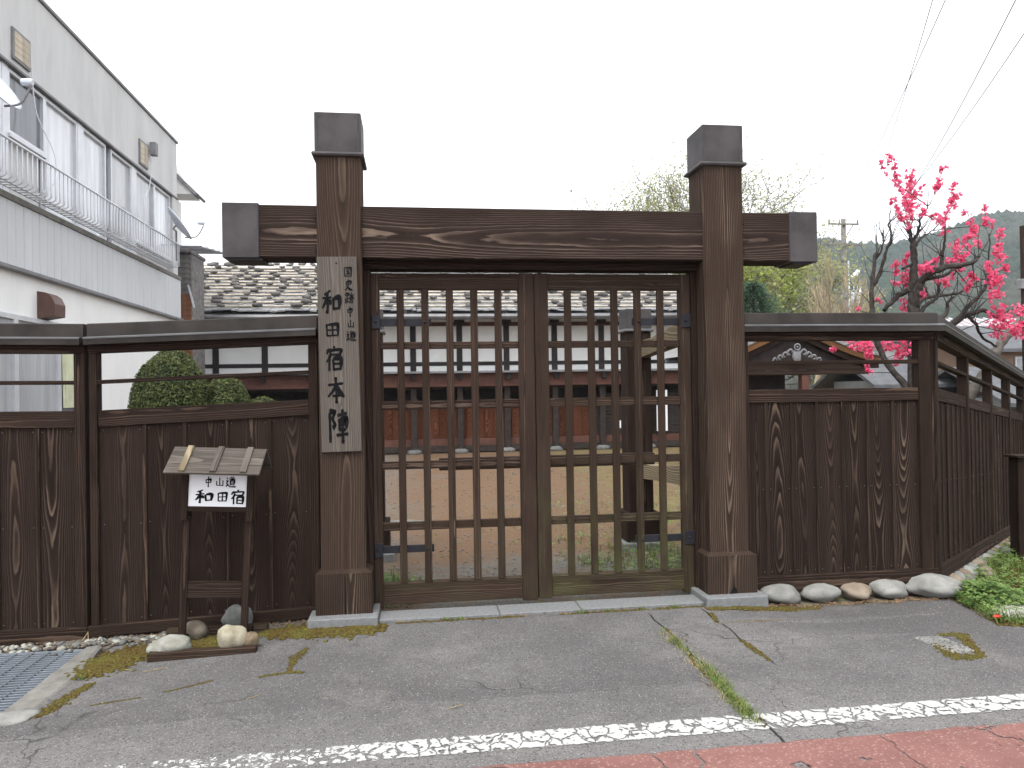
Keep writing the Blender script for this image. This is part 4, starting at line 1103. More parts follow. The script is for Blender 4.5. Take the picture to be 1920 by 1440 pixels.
# taller gabled house behind
bh = thing('gabled_house', 'white gabled house end showing past the corner of the long pale house', 'house', (-7.5, 19, 0))
box('wall', bh, 'stucco', -11, -5.3, 17.3, 17.9, -0.3, 6.05, None, 0.0)
V = [(-11, 17.0, 6.03), (-4.80, 17.0, 6.03), (-5.19, 17.0, 6.73), (-7.9, 17.0, 9.2), (-11, 17.0, 9.2)]
V += [(x, 17.6, z) for x, _, z in V]
part('gable', V, [(0, 1, 2, 3, 4), (9, 8, 7, 6, 5), (0, 5, 6, 1), (1, 6, 7, 2), (2, 7, 8, 3), (3, 8, 9, 4)], 'stucco', bh)
V = [(-4.74, 16.95, 6.00), (-4.70, 16.95, 6.05), (-7.88, 16.95, 9.32), (-7.9, 16.95, 9.22)]
V += [(x, 17.7, z) for x, _, z in V]
part('roof', V, [(0, 1, 2, 3), (7, 6, 5, 4), (0, 4, 5, 1), (1, 5, 6, 2), (2, 6, 7, 3), (3, 7, 4, 0)], 'trim', bh)
# board shed in the gap
sh = thing('board_shed', 'narrow weathered board shed between the pale house and the stone roofed house', 'shed', (-5.6, 17.6, 0))
MAT['brownboard'] = simple('brown_boards', (0.20, 0.09, 0.05), 0.25, 8, 0.85, 0, 0.2)
MAT['greyboard'] = simple('grey_boards', (0.16, 0.15, 0.145), 0.35, 9, 0.9, 0, 0.2)
zz = 0.0
while zz < 4.75:
    box('board', sh, 'greyboard' if zz > 3.85 else 'brownboard', -6.6, -4.905, 17.2+rnd(-.006, .006), 17.24, zz, zz+0.115, None, 0.004); zz += 0.117
box('side_wall', sh, 'greyboard', -4.93, -4.90, 17.245, 18.2, 0, 4.75, None, 0.0)
box('roof', sh, 'greyboard', -6.7, -4.88, 17.1, 18.3, 4.76, 4.84, None, 0.01)
part('leaning_panel', [(-4.98, 17.16, 4.05), (-4.95, 17.16, 4.06), (-4.82, 17.16, 3.55), (-4.86, 17.16, 3.55), (-4.98, 17.19, 4.05), (-4.95, 17.19, 4.06), (-4.82, 17.19, 3.55), (-4.86, 17.19, 3.55)], [(0, 3, 2, 1), (4, 5, 6, 7), (0, 1, 5, 4), (1, 2, 6, 5), (2, 3, 7, 6), (3, 0, 4, 7)], 'alu', sh)

# ================================================================ main house across the yard (board roof weighted with stones)
MAT['postd'] = simple('dark_posts', (0.030, 0.024, 0.024), 0.2, 6, 0.8, 0, 0.1, pervar=0.1)
MAT['redwood'] = simple('red_brown_beam', (0.10, 0.042, 0.030), 0.2, 4, 0.75, 0, 0.1)
MAT['panelw'] = wood('orange_brown_panel', (0.135, 0.050, 0.027), (0.18, 0.076, 0.042), spacing=0.01, amount=0.5, pith=0.2, gw=0.3)
MAT['darkwood'] = simple('dark_boards', (0.032, 0.024, 0.021), 0.3, 7, 0.85, 0, 0.1)  # dark brown boards, tone varied at random
g = G('roof_shingle', 0.9, spec=0.15)
n = g.noise(g.vm(g.wpos(), (1.0, 3.0, 3.0)), 4.5, 5, 0.7)[0]
m = g.noise(g.vm(g.wpos(), (5, 6, 6)), 3.4, 4, 0.65)[0]
c = g.mix(g.ss(n, 0.3, 0.7), (0.19, 0.191, 0.194), (0.355, 0.357, 0.362))
c = g.mix(g.ss(m, 0.50, 0.64, 0, 0.8), c, (0.11, 0.105, 0.10))
g.col(c); g.bump(n, 0.4, 0.03); MAT['shingle'] = g.m
MAT['roofstone'] = rockmat('roof_stone', (0.11, 0.10, 0.097), (0.22, 0.205, 0.195), 7)
HY = 19.3
hh = thing('main_house', 'low white walled timber house with a stone weighted board roof', 'house', (0, 21, 0))
X0, X1 = -9.0, 8.15
box('upper_wall', hh, 'plaster', X0+0.3, X1-0.5, HY, HY+0.2, 2.06, 3.52, None, 0.0)
box('body', hh, 'darkwood', X0+0.3, X1-0.5, HY+0.9, HY+5, 0.0, 3.6, None, 0.0)
px_ = [-4.936, -3.75, -2.597, -1.30, -0.043, 1.156, 2.389, 3.671, 4.947, 6.22, 7.45, -6.1, -7.3, -8.5]
for x in sorted(px_):
    p = box('post', hh, 'postd', x-0.075, x+0.075, HY-0.03, HY+0.02, 2.08, 3.46, None, 0.004)
    box('bracket', p, 'postd', x-0.13, x+0.13, HY-0.05, HY-0.031, 3.36, 3.46, None, 0.01, 'x')
    box('bracket', p, 'postd', x-0.06, x+0.06, HY-0.32, HY-0.24, 1.90, 2.055, None, 0.006, 'z')
box('tie_rail', hh, 'postd', X0+0.3, X1-0.5, HY-0.022, HY+0.01, 2.27, 2.37, None, 0.003)
box('wall_plate', hh, 'redwood', X0+0.3, X1-0.5, HY-0.028, HY+0.01, 3.30, 3.40, None, 0.003)
box('pent_eave', hh, 'trim', X0+0.3, X1-0.5, HY-0.42, HY-0.031, 2.065, 2.12, None, 0.006)
box('eave_beam', hh, 'redwood', X0+0.3, X1-0.5, HY-0.22, HY-0.06, 1.72, 2.06, None, 0.006)
# recessed lower front with orange-brown boards
for x in sorted(px_):
    if -3 < x < 8: box('veranda_post', hh, 'darkwood', x-0.075, x+0.075, HY-0.06, HY+0.09, 0.06, 1.719, None, 0.005)
xx = -9.0
while xx < 4.75:
    box('wall_board', hh, 'panelw', xx+0.004, xx+0.236, HY+0.22, HY+0.25, 0.36, 1.22, None, 0.004); xx += 0.24
zz = 0.3
while zz < 1.5:
    box('clapboard', hh, 'darkwood', 4.78, X1-0.6, HY+0.18+rnd(0, .01), HY+0.23, zz, zz+0.095, None, 0.006); zz += 0.1
box('sill_beam', hh, 'redwood', X0+0.3, X1-0.5, HY+0.10, HY+0.28, 0.18, 0.355, None, 0.005)
box('ground_beam', hh, 'darkwood', X0+0.3, X1-0.5, HY+0.02, HY+0.26, 0.02, 0.178, None, 0.005)
box('veranda_ceiling', hh, 'darkwood', X0+0.3, X1-0.5, HY-0.05, HY+0.9, 1.66, 1.715, None, 0.0)
for x in px_:
    if -3 < x < 8: part('base_stone', *lump(int(x*7+60), .2, .16, .09, .12, 2), 'rock_grey', hh, T(x, HY, 0.03), True)
box('pale_board', hh, 'board', 6.42, 6.72, HY-0.10, HY-0.07, 0.45, 1.55, None, 0.003)
box('notice', hh, 'board', 5.36, 5.45, HY-0.02, HY-0.005, 0.55, 0.75, None, 0.002)
# roof: stepped courses of split boards, poles and stones
EY, EZ, RY, RZ_ = 18.35, 3.60, 24.3, 5.66
roof = part('roof', [(X0, EY, EZ-0.12), (X1, EY, EZ-0.12), (X1, RY, RZ_-0.04), (X0, RY, RZ_-0.04), (X0, EY+0.05, EZ-0.2), (X1, EY+0.05, EZ-0.2), (X1, RY, RZ_-0.3), (X0, RY, RZ_-0.3)],
            [(0, 1, 2, 3), (7, 6, 5, 4), (0, 4, 5, 1), (1, 5, 6, 2), (2, 6, 7, 3), (3, 7, 4, 0)], 'shingle', hh)
part('roof_back', [(X0, RY, RZ_-0.05), (X1, RY, RZ_-0.05), (X1, RY+6, RZ_-2.1), (X0, RY+6, RZ_-2.1)], [(0, 1, 2, 3)], 'shingle', hh)
part('gutter', *tubes([([(X0, EY-0.07, EZ-0.17), (X1, EY-0.07, EZ-0.14)], 0.075)], 8), 'lip', hh)
NR = 14
sl = math.atan2(RZ_-EZ, RY-EY)
for r_ in range(NR):
    t0, t1 = r_/NR, (r_+1.25)/NR
    A = Acc(); x = X0
    while x < X1:
        w = rnd(0.10, 0.42); j = rnd(-0.06, 0.05)
        ya, za = EY+(RY-EY)*t0+j, EZ+(RZ_-EZ)*t0+0.035+rnd(-.015, .03)+j*0.33
        yb, zb = EY+(RY-EY)*min(1.01, t1), EZ+(RZ_-EZ)*min(1.01, t1)-0.03
        e = min(x+w-rnd(0.0, 0.02), X1); s1 = rnd(-.02, .02)
        A.add(([(x, ya, za), (e, ya, za+s1), (e, yb, zb), (x, yb, zb), (x, ya, za-0.035), (e, ya, za+s1-0.035)], [(0, 1, 2, 3), (0, 4, 5, 1), (1, 5, 2), (0, 3, 4)]))
        x += w
    o = part('shingle_course', A.v, A.f, 'shingle', roof); o['kind'] = 'stuff'
    tm = t0+0.62/NR
    part('weight_pole', *tubes([([(X0, EY+(RY-EY)*tm, EZ+(RZ_-EZ)*tm+0.055), ((X0+X1)/2, EY+(RY-EY)*tm+0.03, EZ+(RZ_-EZ)*tm+0.06), (X1, EY+(RY-EY)*tm, EZ+(RZ_-EZ)*tm+0.055)], 0.022)], 5), 'oldboard', roof)
SL = [mesh('stone', *lump(300+i, .135, .10, .060, .25, 2), 'roofstone', True) for i in range(7)]
SLV = [lump(300+i, .135, .10, .060, .25, 1) for i in range(7)]
cnt = 0; rest = Acc()
for r_ in range(NR+1):
    tm = min(0.995, (r_+0.50)/NR)
    x = X0+0.3+rnd(0, .3)
    while x < X1-0.1:
        y_, z_ = EY+(RY-EY)*tm-0.05, EZ+(RZ_-EZ)*tm+0.085
        u = x/y_
        vis = (-0.30 < u < -0.135) or (-0.075 < u < 0.42 and r_ < 7)
        sc = rnd(0.55, 1.1)
        MM = T(x, y_+rnd(-.05, .03), z_) @ Matrix.Rotation(sl, 4, 'X') @ Matrix.Rotation(rnd(-.5, .5), 4, 'Z') @ Matrix.Diagonal((sc*rnd(.8, 1.3), sc, sc*rnd(.8, 1.2), 1))
        k = random.randrange(7)
        if vis and cnt < 300: add('stone', SL[k], roof, MM); cnt += 1
        else: rest.add(SLV[k], MM)
        x += rnd(0.36, 0.95) if r_ < NR else rnd(0.3, 0.5)
o = part('stone_rows', rest.v, rest.f, 'roofstone', roof, None, True); o['kind'] = 'stuff'

# ================================================================ small porch with a curved gable
kp = thing('curved_gable_porch', 'small dark timber porch with a curved gable and carved pendant', 'porch', (6.7, 13, 0))
MAT['bargeo'] = wood('orange_barge', (0.20, 0.10, 0.045), (0.34, 0.20, 0.10), spacing=0.012, amount=0.6, pith=0.2, gw=0.3)
MAT['carving'] = simple('grey_carving', (0.20, 0.20, 0.21), 0.2, 20, 0.8, 0, 0.2)
KX, KY = 6.73, 12.5
def kcurve(t):       # half profile: 0 = crown, 1 = eave tip
    return 1.62*t, 2.70-0.80*(t**1.15)*(1.0-0.30*t*t)-0.02*t
for o, w, d, m, nm in ((0.0, 0.11, 0.10, 'bargeo', 'barge_board'), (0.115, 0.10, 0.05, 'frame', 'inner_barge')):
    for sg in (-1, 1):
        V = []; F = []; N = 18
        for i in range(N+1):
            x, z = kcurve(i/N)
            for yy in (KY-d, KY+0.12):
                V += [(KX+sg*x, yy, z-o), (KX+sg*x, yy, z-o-w)]
        for i in range(N):
            a = i*4; b = a+4
            F += [(a, b, b+1, a+1), (a+2, a+3, b+3, b+2), (a, a+2, b+2, b), (a+1, b+1, b+3, a+3)]
        F += [(0, 1, 3, 2), (N*4, N*4+2, N*4+3, N*4+1)]
        part(nm, V, F, m, kp)
V = []; F = []; N = 24
for i in range(-N, N+1):
    x, z = kcurve(abs(i)/N); x *= (1 if i > 0 else -1)
    V += [(KX+x, KY-0.12, z+0.005), (KX+x, KY+2.2, z+0.005), (KX+x, KY-0.12, z+0.09), (KX+x, KY+2.2, z+0.09)]
for i in range(2*N):
    a = i*4; b = a+4
    F += [(a+2, b+2, b+3, a+3), (a, a+1, b+1, b), (a, b, b+2, a+2), (a+1, a+3, b+3, b+1)]
part('roof', V, F, 'shingle', kp)
V = [(KX-1.2, KY+0.06, 1.95), (KX+1.2, KY+0.06, 1.95)]; N = 12
for i in range(N, -N-1, -1):
    x, z = kcurve(abs(i)/N*0.74); V.append((KX+(x if i > 0 else -x), KY+0.06, z-0.12))
part('gable_board', V, [tuple(range(len(V)))], 'darkwood', kp)
box('tie_beam', kp, 'frame', KX-1.5, KX+1.45, KY-0.02, KY+0.14, 1.80, 1.985, None, 0.01)
for x in (KX-1.05, KX+0.16):
    box('post', kp, 'redwood' if x > KX else 'frame', x, x+0.14, KY, KY+0.14, -0.02, 1.80, None, 0.006)
box('back_wall', kp, 'darkwood', KX-1.2, KX+0.15, KY+0.6, KY+0.7, -0.02, 1.95, None, 0.0)
A = Acc()
for sg in (-1, 1):
    for i in range(4):
        q = i/3
        A.add(tubes([(spline([(sg*(0.07+0.10*i), 0, -0.02-0.04*i), (sg*(0.12+0.10*i), -0.02, 0.05-0.05*i), (sg*(0.18+0.09*i), -0.01, 0.0-0.05*i), (sg*(0.13+0.09*i), 0, -0.05-0.04*i)], 5), [0.018-0.003*q]*16)], 5))
A.add(lump(9, .085, .03, .13, .12, 2), T(0, 0, -0.06))
A.add(tubes([([(0.055*math.cos(a/10*6.283), -0.03, 0.09+0.055*math.sin(a/10*6.283)) for a in range(11)], 0.014)], 5))
A.add(lump(4, .022, .02, .022, .1, 1), T(0, -0.035, 0.09))
part('carved_pendant', A.v, A.f, 'carving', kp, T(KX, KY-0.12, 2.20), True)
for i in range(22):
    x, z = kcurve(0.28+0.72*i/21)
    box('rafter_end', kp, 'darkwood', KX+x-0.014, KX+x+0.014, KY+0.13, KY+0.6, z-0.20, z-0.165, None, 0.002, 'y')

# ================================================================ clipped shrubs
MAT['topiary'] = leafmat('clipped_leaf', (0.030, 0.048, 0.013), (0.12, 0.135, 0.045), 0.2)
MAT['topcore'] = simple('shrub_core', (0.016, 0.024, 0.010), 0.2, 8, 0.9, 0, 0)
def shrub(label, cx, cy, zc, rx, ry, rz, n):
    t = thing('clipped_shrub', label, 'shrub', (cx, cy, 0), 'clipped shrubs behind the fence')
    part('trunk', *tubes([([(cx, cy, -0.02), (cx+0.02, cy, zc-rz*0.4)], [0.05, 0.035])], 6), 'postd', t)
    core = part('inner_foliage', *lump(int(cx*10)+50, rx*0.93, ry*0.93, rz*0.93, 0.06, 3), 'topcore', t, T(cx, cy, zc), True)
    A = Acc()
    for i in range(n):
        d = rvec().normalized()
        if d.z < -0.75: continue
        k = 1+0.06*mnoise.noise(d*2.5+Vector((cx, 0, 0)))+rnd(-0.06, 0.03)
        p = Vector((cx+d.x*rx*k, cy+d.y*ry*k, zc+d.z*rz*k))
        u = rvec().normalized(); w = (d+rvec()*0.8).normalized().cross(u).normalized()
        l = rnd(0.012, 0.026)
        A.quad(p-u*l*0.35, p+w*l*0.6, p+u*l*0.35+w*l*1.2, p-w*l*0.1+u*l*0.5)
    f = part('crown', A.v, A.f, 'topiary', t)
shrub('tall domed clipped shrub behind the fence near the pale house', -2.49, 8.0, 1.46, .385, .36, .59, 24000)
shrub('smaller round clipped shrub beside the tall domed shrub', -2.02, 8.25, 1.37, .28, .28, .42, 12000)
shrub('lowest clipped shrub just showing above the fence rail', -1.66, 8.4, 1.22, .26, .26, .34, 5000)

# ================================================================ blossoming tree (limbs set out in the frame of the trunk)
MAT['bark'] = rockmat('dark_bark', (0.035, 0.028, 0.026), (0.095, 0.082, 0.075), 18)
MAT['bark_grey'] = rockmat('grey_bark', (0.10, 0.085, 0.075), (0.21, 0.19, 0.17), 14)
MAT['petal'] = leafmat('pink_petal', (0.76, 0.045, 0.165), (0.92, 0.27, 0.43), 0.42)
TY = 8.6
XT0, XT1, XT2 = 5.60, 0.0020, 5e-8
def tz(a, b, dy=0.0):
    """tree sketch units (hundredths from the sketch's left/top) to the tree's own plane, moved in depth by dy"""
    x = XT0+XT1*a+XT2*a*a; z = 4.56-b*0.00187
    k = (TY+dy)/TY
    return Vector((x*k, TY+dy, 1.6+(z-1.6)*k))
LIMBS = [
 ([(312,2420,0),(318,1900,0),(312,1500,0),(316,1200,0),(320,1060,0),(322,960,0),(326,880,0),(336,760,0),(330,640,0),(320,590,0)], 80, 34),
 ([(324,620,0),(313,560,.05),(312,520,.08)], 26, 16), ([(330,620,0),(368,545,-.05),(385,470,-.1),(440,378,-.15)], 24, 7), ([(338,650,0),(400,585,.1),(465,540,.2)], 22, 7),
 ([(325,1060,0),(350,980,-.05),(372,915,-.1),(425,845,-.2),(520,798,-.3),(650,780,-.35),(742,748,-.4),(772,712,-.4)], 64, 22),
 ([(425,870,-.2),(520,850,-.1),(622,798,0)], 30, 14), ([(520,800,-.3),(525,720,-.3),(540,650,-.3),(550,565,-.3)], 30, 10), ([(528,720,-.3),(512,700,-.35)], 16, 12),
 ([(300,1650,.0),(120,1400,.25),(50,1200,.3),(45,1050,.3),(47,930,.3),(68,745,.3),(80,700,.3)], 46, 18), ([(62,915,.3),(110,820,.35),(150,680,.4),(186,600,.4),(166,498,.4)], 28, 11), ([(74,742,.3),(110,690,.25),(130,605,.2),(134,545,.2)], 16, 8), ([(150,680,.4),(180,640,.35),(188,610,.3)], 14, 9),
 ([(302,945,0),(232,978,.1),(170,1035,.15),(125,1085,.2)], 40, 26), ([(262,800,-.1),(322,772,0)], 20, 18),
 ([(325,1130,0),(352,1060,.1),(385,1015,.15),(450,990,.2),(620,970,.3),(700,920,.35),(762,890,.4),(830,858,.4)], 30, 9),
 ([(330,1150,0),(395,1065,-.05),(480,1000,-.1),(512,885,-.15)], 34, 12), ([(350,1250,0),(540,1110,.3),(562,1030,.3),(600,990,.3)], 40, 12),
 ([(340,1350,0),(600,1160,.5),(700,1052,.5),(790,962,.5),(830,880,.5),(842,780,.5),(852,550,.5)], 44, 7),
 ([(345,1400,0),(610,1160,.6),(700,1112,.6),(790,1085,.6),(880,1132,.6),(1000,1215,.6)], 58, 14), ([(690,1120,.6),(750,1190,.6),(780,1260,.65),(880,1335,.7)], 26, 15),
 ([(560,1900,1.0),(760,1560,1.0),(895,1340,1.0),(960,1250,1.0),(1085,1125,1.0),(1300,960,1.0)], 80, 46)]
FL = [
 ([(190,40),(215,150),(240,230),(290,330),(310,430),(315,520)], 24), ([(128,78),(140,130),(165,185)], 8), ([(310,150),(330,240),(300,330),(290,400)], 40), ([(402,250),(350,310),(300,370)], 34),
 ([(205,320),(230,400),(265,465)], 30), ([(360,350),(400,410),(385,440)], 30), ([(548,110),(520,190),(490,270),(470,320)], 22), ([(620,220),(600,280),(645,300),(600,330),(605,370)], 26),
 ([(470,450),(530,470),(570,410),(600,380)], 26), ([(530,460),(545,525),(548,570)], 24), ([(700,405),(730,500),(740,550),(700,600),(700,690)], 34), ([(610,610),(630,680),(660,740),(580,750)], 42), ([(765,600),(770,655)], 22),
 ([(820,375),(825,460),(830,500)], 22), ([(865,465),(870,525)], 9), ([(920,530),(910,620),(900,690),(940,770),(960,800)], 32), ([(850,770),(880,840),(860,900),(945,880)], 48), ([(840,970),(920,970)], 34), ([(835,1000),(850,1010)], 20),
 ([(870,1060),(900,1120),(870,1200),(920,1240)], 58), ([(970,1080),(950,1150),(980,1190)], 52), ([(1045,1070),(1045,1160),(1000,1230),(1080,1260),(1110,1200)], 36),
 ([(210,760),(210,830)], 24), ([(300,700),(280,800),(270,880),(260,915)], 36), ([(198,885),(228,912)], 18), ([(360,780),(355,800)], 12), ([(402,765),(390,855)], 28), ([(475,730),(470,800),(420,800)], 36), ([(490,880),(478,895)], 20), ([(545,860),(550,915)], 32), ([(605,830),(600,850)], 20),
 ([(690,865),(712,945)], 26), ([(718,815),(742,885)], 22), ([(70,1015),(100,1020)], 22), ([(260,1010),(268,1072)], 30), ([(385,965),(385,990)], 28), ([(660,820),(640,790)], 26),
 ([(-110,1290),(-40,1330),(5,1300),(20,1400)], 40), ([(20,1290),(10,1380)], 34), ([(130,1290),(200,1350),(300,1290),(350,1330),(260,1360),(200,1410)], 48), ([(0,1440),(30,1500)], 16), ([(210,1420),(190,1460)], 12), ([(-250,1330),(-215,1345)], 12), ([(330,1300),(300,1380)], 30), ([(-60,1060),(-50,1080)], 12)]
bt = thing('blossom_tree', 'pruned dark limbed tree with bright pink blossom behind the fence', 'tree', (6.05, TY, 0))
paths = []
for pts, w0, w1 in LIMBS:
    q = spline([tz(a, b, d) for a, b, d in pts], 5)
    q = [p+rvec()*0.012 for p in q]
    n = len(q); k = 0.001875/2
    paths.append((q, [(w0+(w1-w0)*i/(n-1))*k*rnd(0.92, 1.1) for i in range(n)]))
part('trunk', *tubes(paths[:1], 9), 'bark', bt, None, True)
for pth in paths[1:-1]:
    part('limb', *tubes([pth], 7), 'bark', bt, None, True)
part('leaning_stem', *tubes(paths[-1:], 9), 'bark_grey', bt, None, True)
random.seed(21)
A = Acc(); TW = []
def flower(p, s):
    d = (rvec()+Vector((0, -0.35, 0.1))).normalized(); u = d.orthogonal().normalized(); w = d.cross(u); a0 = rnd(0, 6)
    for k in range(5):
        a = a0+k*1.2566; e = u*math.cos(a)+w*math.sin(a); f = u*math.cos(a+1.57)+w*math.sin(a+1.57)
        A.quad(p, p+e*s*0.65+f*s*0.42+d*s*0.25, p+e*s*1.05+d*s*rnd(.2, .6), p+e*s*0.65-f*s*0.42+d*s*0.25)
limbpts = [p for q, r_ in paths for p in q]
for pts, w in FL:
    dy = rnd(-0.3, 0.45)
    q = spline([tz(a, b, dy) for a, b in pts], 6)
    L = sum((b-a).length for a, b in zip(q, q[1:]))
    low = max(q, key=lambda p: -p.z)
    near = min(limbpts, key=lambda p: (p-low).length)
    if (near-low).length < 0.9: TW.append(([near, near.lerp(low, 0.5)+rvec()*0.03, low], [0.008, 0.006, 0.004]))
    TW.append((q, 0.0035))
    W = w*0.00195
    for c_ in range(max(2, int((L+0.05)*(W+0.02)/0.00088))):
        k = rnd(0, len(q)-1.001); p = q[int(k)].lerp(q[int(k)+1], k-int(k))+rvec()*W*0.95
        for i in range(random.randint(3, 8)): flower(p+rvec()*rnd(0.010, 0.034), rnd(0.012, 0.021))
part('blossom', A.v, A.f, 'petal', bt)['kind'] = 'stuff'
# bare twigs on the limbs
for i in range(150):
    p = random.choice(limbpts[40:])
    if p.z < 2.3 or p.x > 8.2: continue
    d = (rvec()*0.7+Vector((0, 0, 0.8))).normalized(); l = rnd(0.12, 0.5)
    TW.append(([p, p+d*l*0.5+rvec()*0.02, p+d*l+rvec()*0.05], [0.006, 0.004, 0.002]))
part('twigs', *tubes(TW, 4, False), 'bark', bt)['kind'] = 'stuff'

# ================================================================ background trees
MAT['spring'] = leafmat('spring_leaf', (0.18, 0.195, 0.075), (0.35, 0.36, 0.16), 0.4)
MAT['spring2'] = leafmat('fresh_leaf', (0.17, 0.22, 0.04), (0.34, 0.40, 0.08), 0.4)
MAT['needle'] = leafmat('needle', (0.012, 0.036, 0.018), (0.04, 0.085, 0.04), 0.1)
MAT['twig'] = simple('twig_bark', (0.17, 0.145, 0.12), 0.2, 9, 0.9, 0, 0)
MAT['paletwig'] = simple('pale_twig', (0.33, 0.27, 0.18), 0.2, 9, 0.9, 0, 0)
def grow(rr, p, d, l, r_, lev, paths, tips, up=0.1, spread=0.55, maxlev=5, nch=(2, 4)):
    pts = [p]; q = p.copy(); dd = d.copy()
    n = 4
    for i in range(n):
        dd = (dd+Vector((rr.gauss(0, .10), rr.gauss(0, .10), rr.gauss(0, .08)+up*0.25))).normalized()
        q = q+dd*l/n; pts.append(q.copy())
    paths.append((pts, [r_*(1-0.4*i/n) for i in range(n+1)], lev))
    if lev >= maxlev: tips.append((pts, dd)); return
    for k in range(rr.randint(*nch)):
        a = rr.uniform(0, 6.283); o = d.orthogonal().normalized(); o = Matrix.Rotation(a, 3, d) @ o
        nd = (dd+o*spread*rr.uniform(.6, 1.3)).normalized()
        st = pts[-1] if k == 0 else pts[rr.randint(2, n)]
        grow(rr, st, nd, l*rr.uniform(.62, .84), r_*0.58, lev+1, paths, tips, up, spread, maxlev, nch)
def tree(name, label, base, h, seed, bark, leaf_, n_leaf, ls, maxlev=5, spread=0.55, up=0.1, cat='tree', group=None, r0=None, first=None, nch=(2, 4), lsp=0.25):
    rr = random.Random(seed); paths, tips = [], []
    t = thing(name, label, cat, base, group)
    grow(rr, Vector(base), Vector((0, 0, 1)), first or h*0.3, r0 or h*0.02, 0, paths, tips, up, spread, maxlev, nch)
    top = max(p.z for q, _, _ in paths for p in q)-base[2]; k = h/top
    B = Vector(base); sc = lambda p: B+(p-B)*k
    P2 = [([sc(p) for p in q], r_) for q, r_, lv in paths if lv < 3]
    P3 = [([sc(p) for p in q], r_) for q, r_, lv in paths if lv >= 3]
    part('trunk', *tubes(P2, 6), bark, t, None, True)
    part('twigs', *tubes(P3, 4, False), bark, t)['kind'] = 'stuff'
    if n_leaf:
        A = Acc()
        for pts, dd in tips:
            for i in range(n_leaf):
                p = sc(pts[rr.randint(1, 4)])+Vector((rr.gauss(0, lsp), rr.gauss(0, lsp), rr.gauss(0, lsp)))
                u = rvec().normalized(); w = u.orthogonal().normalized(); s = ls*rr.uniform(.6, 1.3)
                A.quad(p, p+u*s*.5+w*s*.4, p+u*s, p+u*s*.5-w*s*.4)
        part('crown', A.v, A.f, leaf_, t)
    return t
tree('budding_tree', 'tall airy tree in pale yellow green bud behind the gate pillar', (12.9, 30, -0.3), 12.4, 5, 'twig', 'spring', 15, 0.105, 6, 0.85, 0.0, first=3.0, r0=0.26, lsp=.28, nch=(3, 4))
tree('fresh_green_tree', 'bright yellow green young leaved tree under the beam end', (12.55, 25, -0.3), 6.5, 11, 'twig', 'spring2', 34, 0.12, 5, 0.5, 0.1, first=2.2, r0=0.12, lsp=.28)
tree('fresh_green_tree', 'loose yellow green tree beside the gate pillar with bare lower limbs', (11.6, 24, -0.3), 6.6, 17, 'twig', 'spring', 24, 0.11, 5, 0.7, 0.05, first=1.8, r0=0.12, lsp=.28)
tree('pollard_tree', 'pale bare pollarded tree with upright twigs behind the fence', (11.0, 20, -0.2), 5.5, 23, 'paletwig', None, 0, 0, 5, 0.36, 0.3, first=2.9, r0=0.11, nch=(3, 5))
# dark conifer
cf = thing('dark_conifer', 'dark green conifer tip just above the fence coping by the pillar', 'tree', (7.2, 15, 0))
part('trunk', *tubes([([(7.2, 15, -0.1), (7.2, 15, 3.7)], [0.09, 0.02])], 6), 'bark', cf)
A = Acc()
for i in range(9000):
    h = random.random()**0.8; z = 3.86-h*1.9
    r_ = (0.12+0.62*min(1, h*2.2)**0.7)*abs(random.gauss(0.66, 0.26)); a = rnd(0, 6.283)
    r_ *= 0.8+0.35*math.sin(a*5+h*22)
    p = Vector((7.2+r_*math.cos(a), 15+r_*math.sin(a), z-r_*0.25+rnd(-.04, .04)))
    d = (Vector((math.cos(a), math.sin(a), 0.25))+rvec()*0.7).normalized(); w = d.orthogonal().normalized()*0.012; l = rnd(0.05, 0.11)
    A.quad(p-w, p+w, p+d*l+w*0.4, p+d*l-w*0.4)
part('crown', A.v, A.f, 'needle', cf)

# ================================================================ poles and wires
MAT['polec'] = simple('pole_concrete', (0.15, 0.14, 0.135), 0.2, 6, 0.85, 0, 0.1)
MAT['wire'] = simple('wire', (0.05, 0.05, 0.055), 0.1, 3, 0.6, 0, 0)
up_ = thing('utility_pole', 'grey utility pole with two cross arms and a transformer before the hill', 'utility pole', (25.4, 41, -0.5))
part('shaft', *tubes([([(25.4, 41, -0.6), (25.4, 41, 11.5)], [0.19, 0.135])], 10), 'polec', up_, None, True)
part('conduit', *tubes([([(25.62, 40.85, -0.5), (25.58, 40.85, 9.0)], 0.05)], 6), 'dish', up_)
for z, a, b in ((11.15, -1.05, 0.85), (9.92, -1.15, 1.1)):
    ca = box('cross_arm', up_, 'polec', 25.4+a, 25.4+b, 40.78, 40.86, z-0.05, z+0.05, None, 0.01)
    for x in (25.4+a+.05, 25.4+a*0.35, 25.4+b-.05):
        part('insulator', *tubes([([(x, 40.82, z+0.05), (x, 40.82, z+0.28)], [0.05, 0.03])], 6), 'polec', ca)
part('brace', *tubes([([(25.5, 40.82, 10.5), (25.9, 40.82, 11.1)], 0.03)], 5), 'polec', up_)
tf = part('transformer', *tubes([([(26.15, 41, 6.3), (26.15, 41, 6.35), (26.15, 41, 7.2), (26.15, 41, 7.25)], [0.25, 0.3, 0.3, 0.22])], 12), 'dish', up_, None, True)
for dx in (-.18, .05, .2): part('bushing', *tubes([([(26.15+dx, 40.95, 7.25), (26.15+dx, 40.95, 7.5)], [.04, .03])], 6), 'dish', tf)
box('bracket', up_, 'polec', 25.5, 26.3, 40.95, 41.05, 6.2, 6.29, None, 0.01)
for k, (dx, dz) in enumerate(((0, 0), (.2, .12), (.33, .3))): part('insulator_cluster', *lump(k+3, .16, .12, .13, .25, 2), 'board', up_, T(25.85+dx, 40.9, 8.05+dz), True)
for k in range(5): box('pole_band', up_, 'lip', 25.22, 25.58, 40.82, 41.18, 6.0+0.75*k, 6.05+0.75*k, None, 0.02)
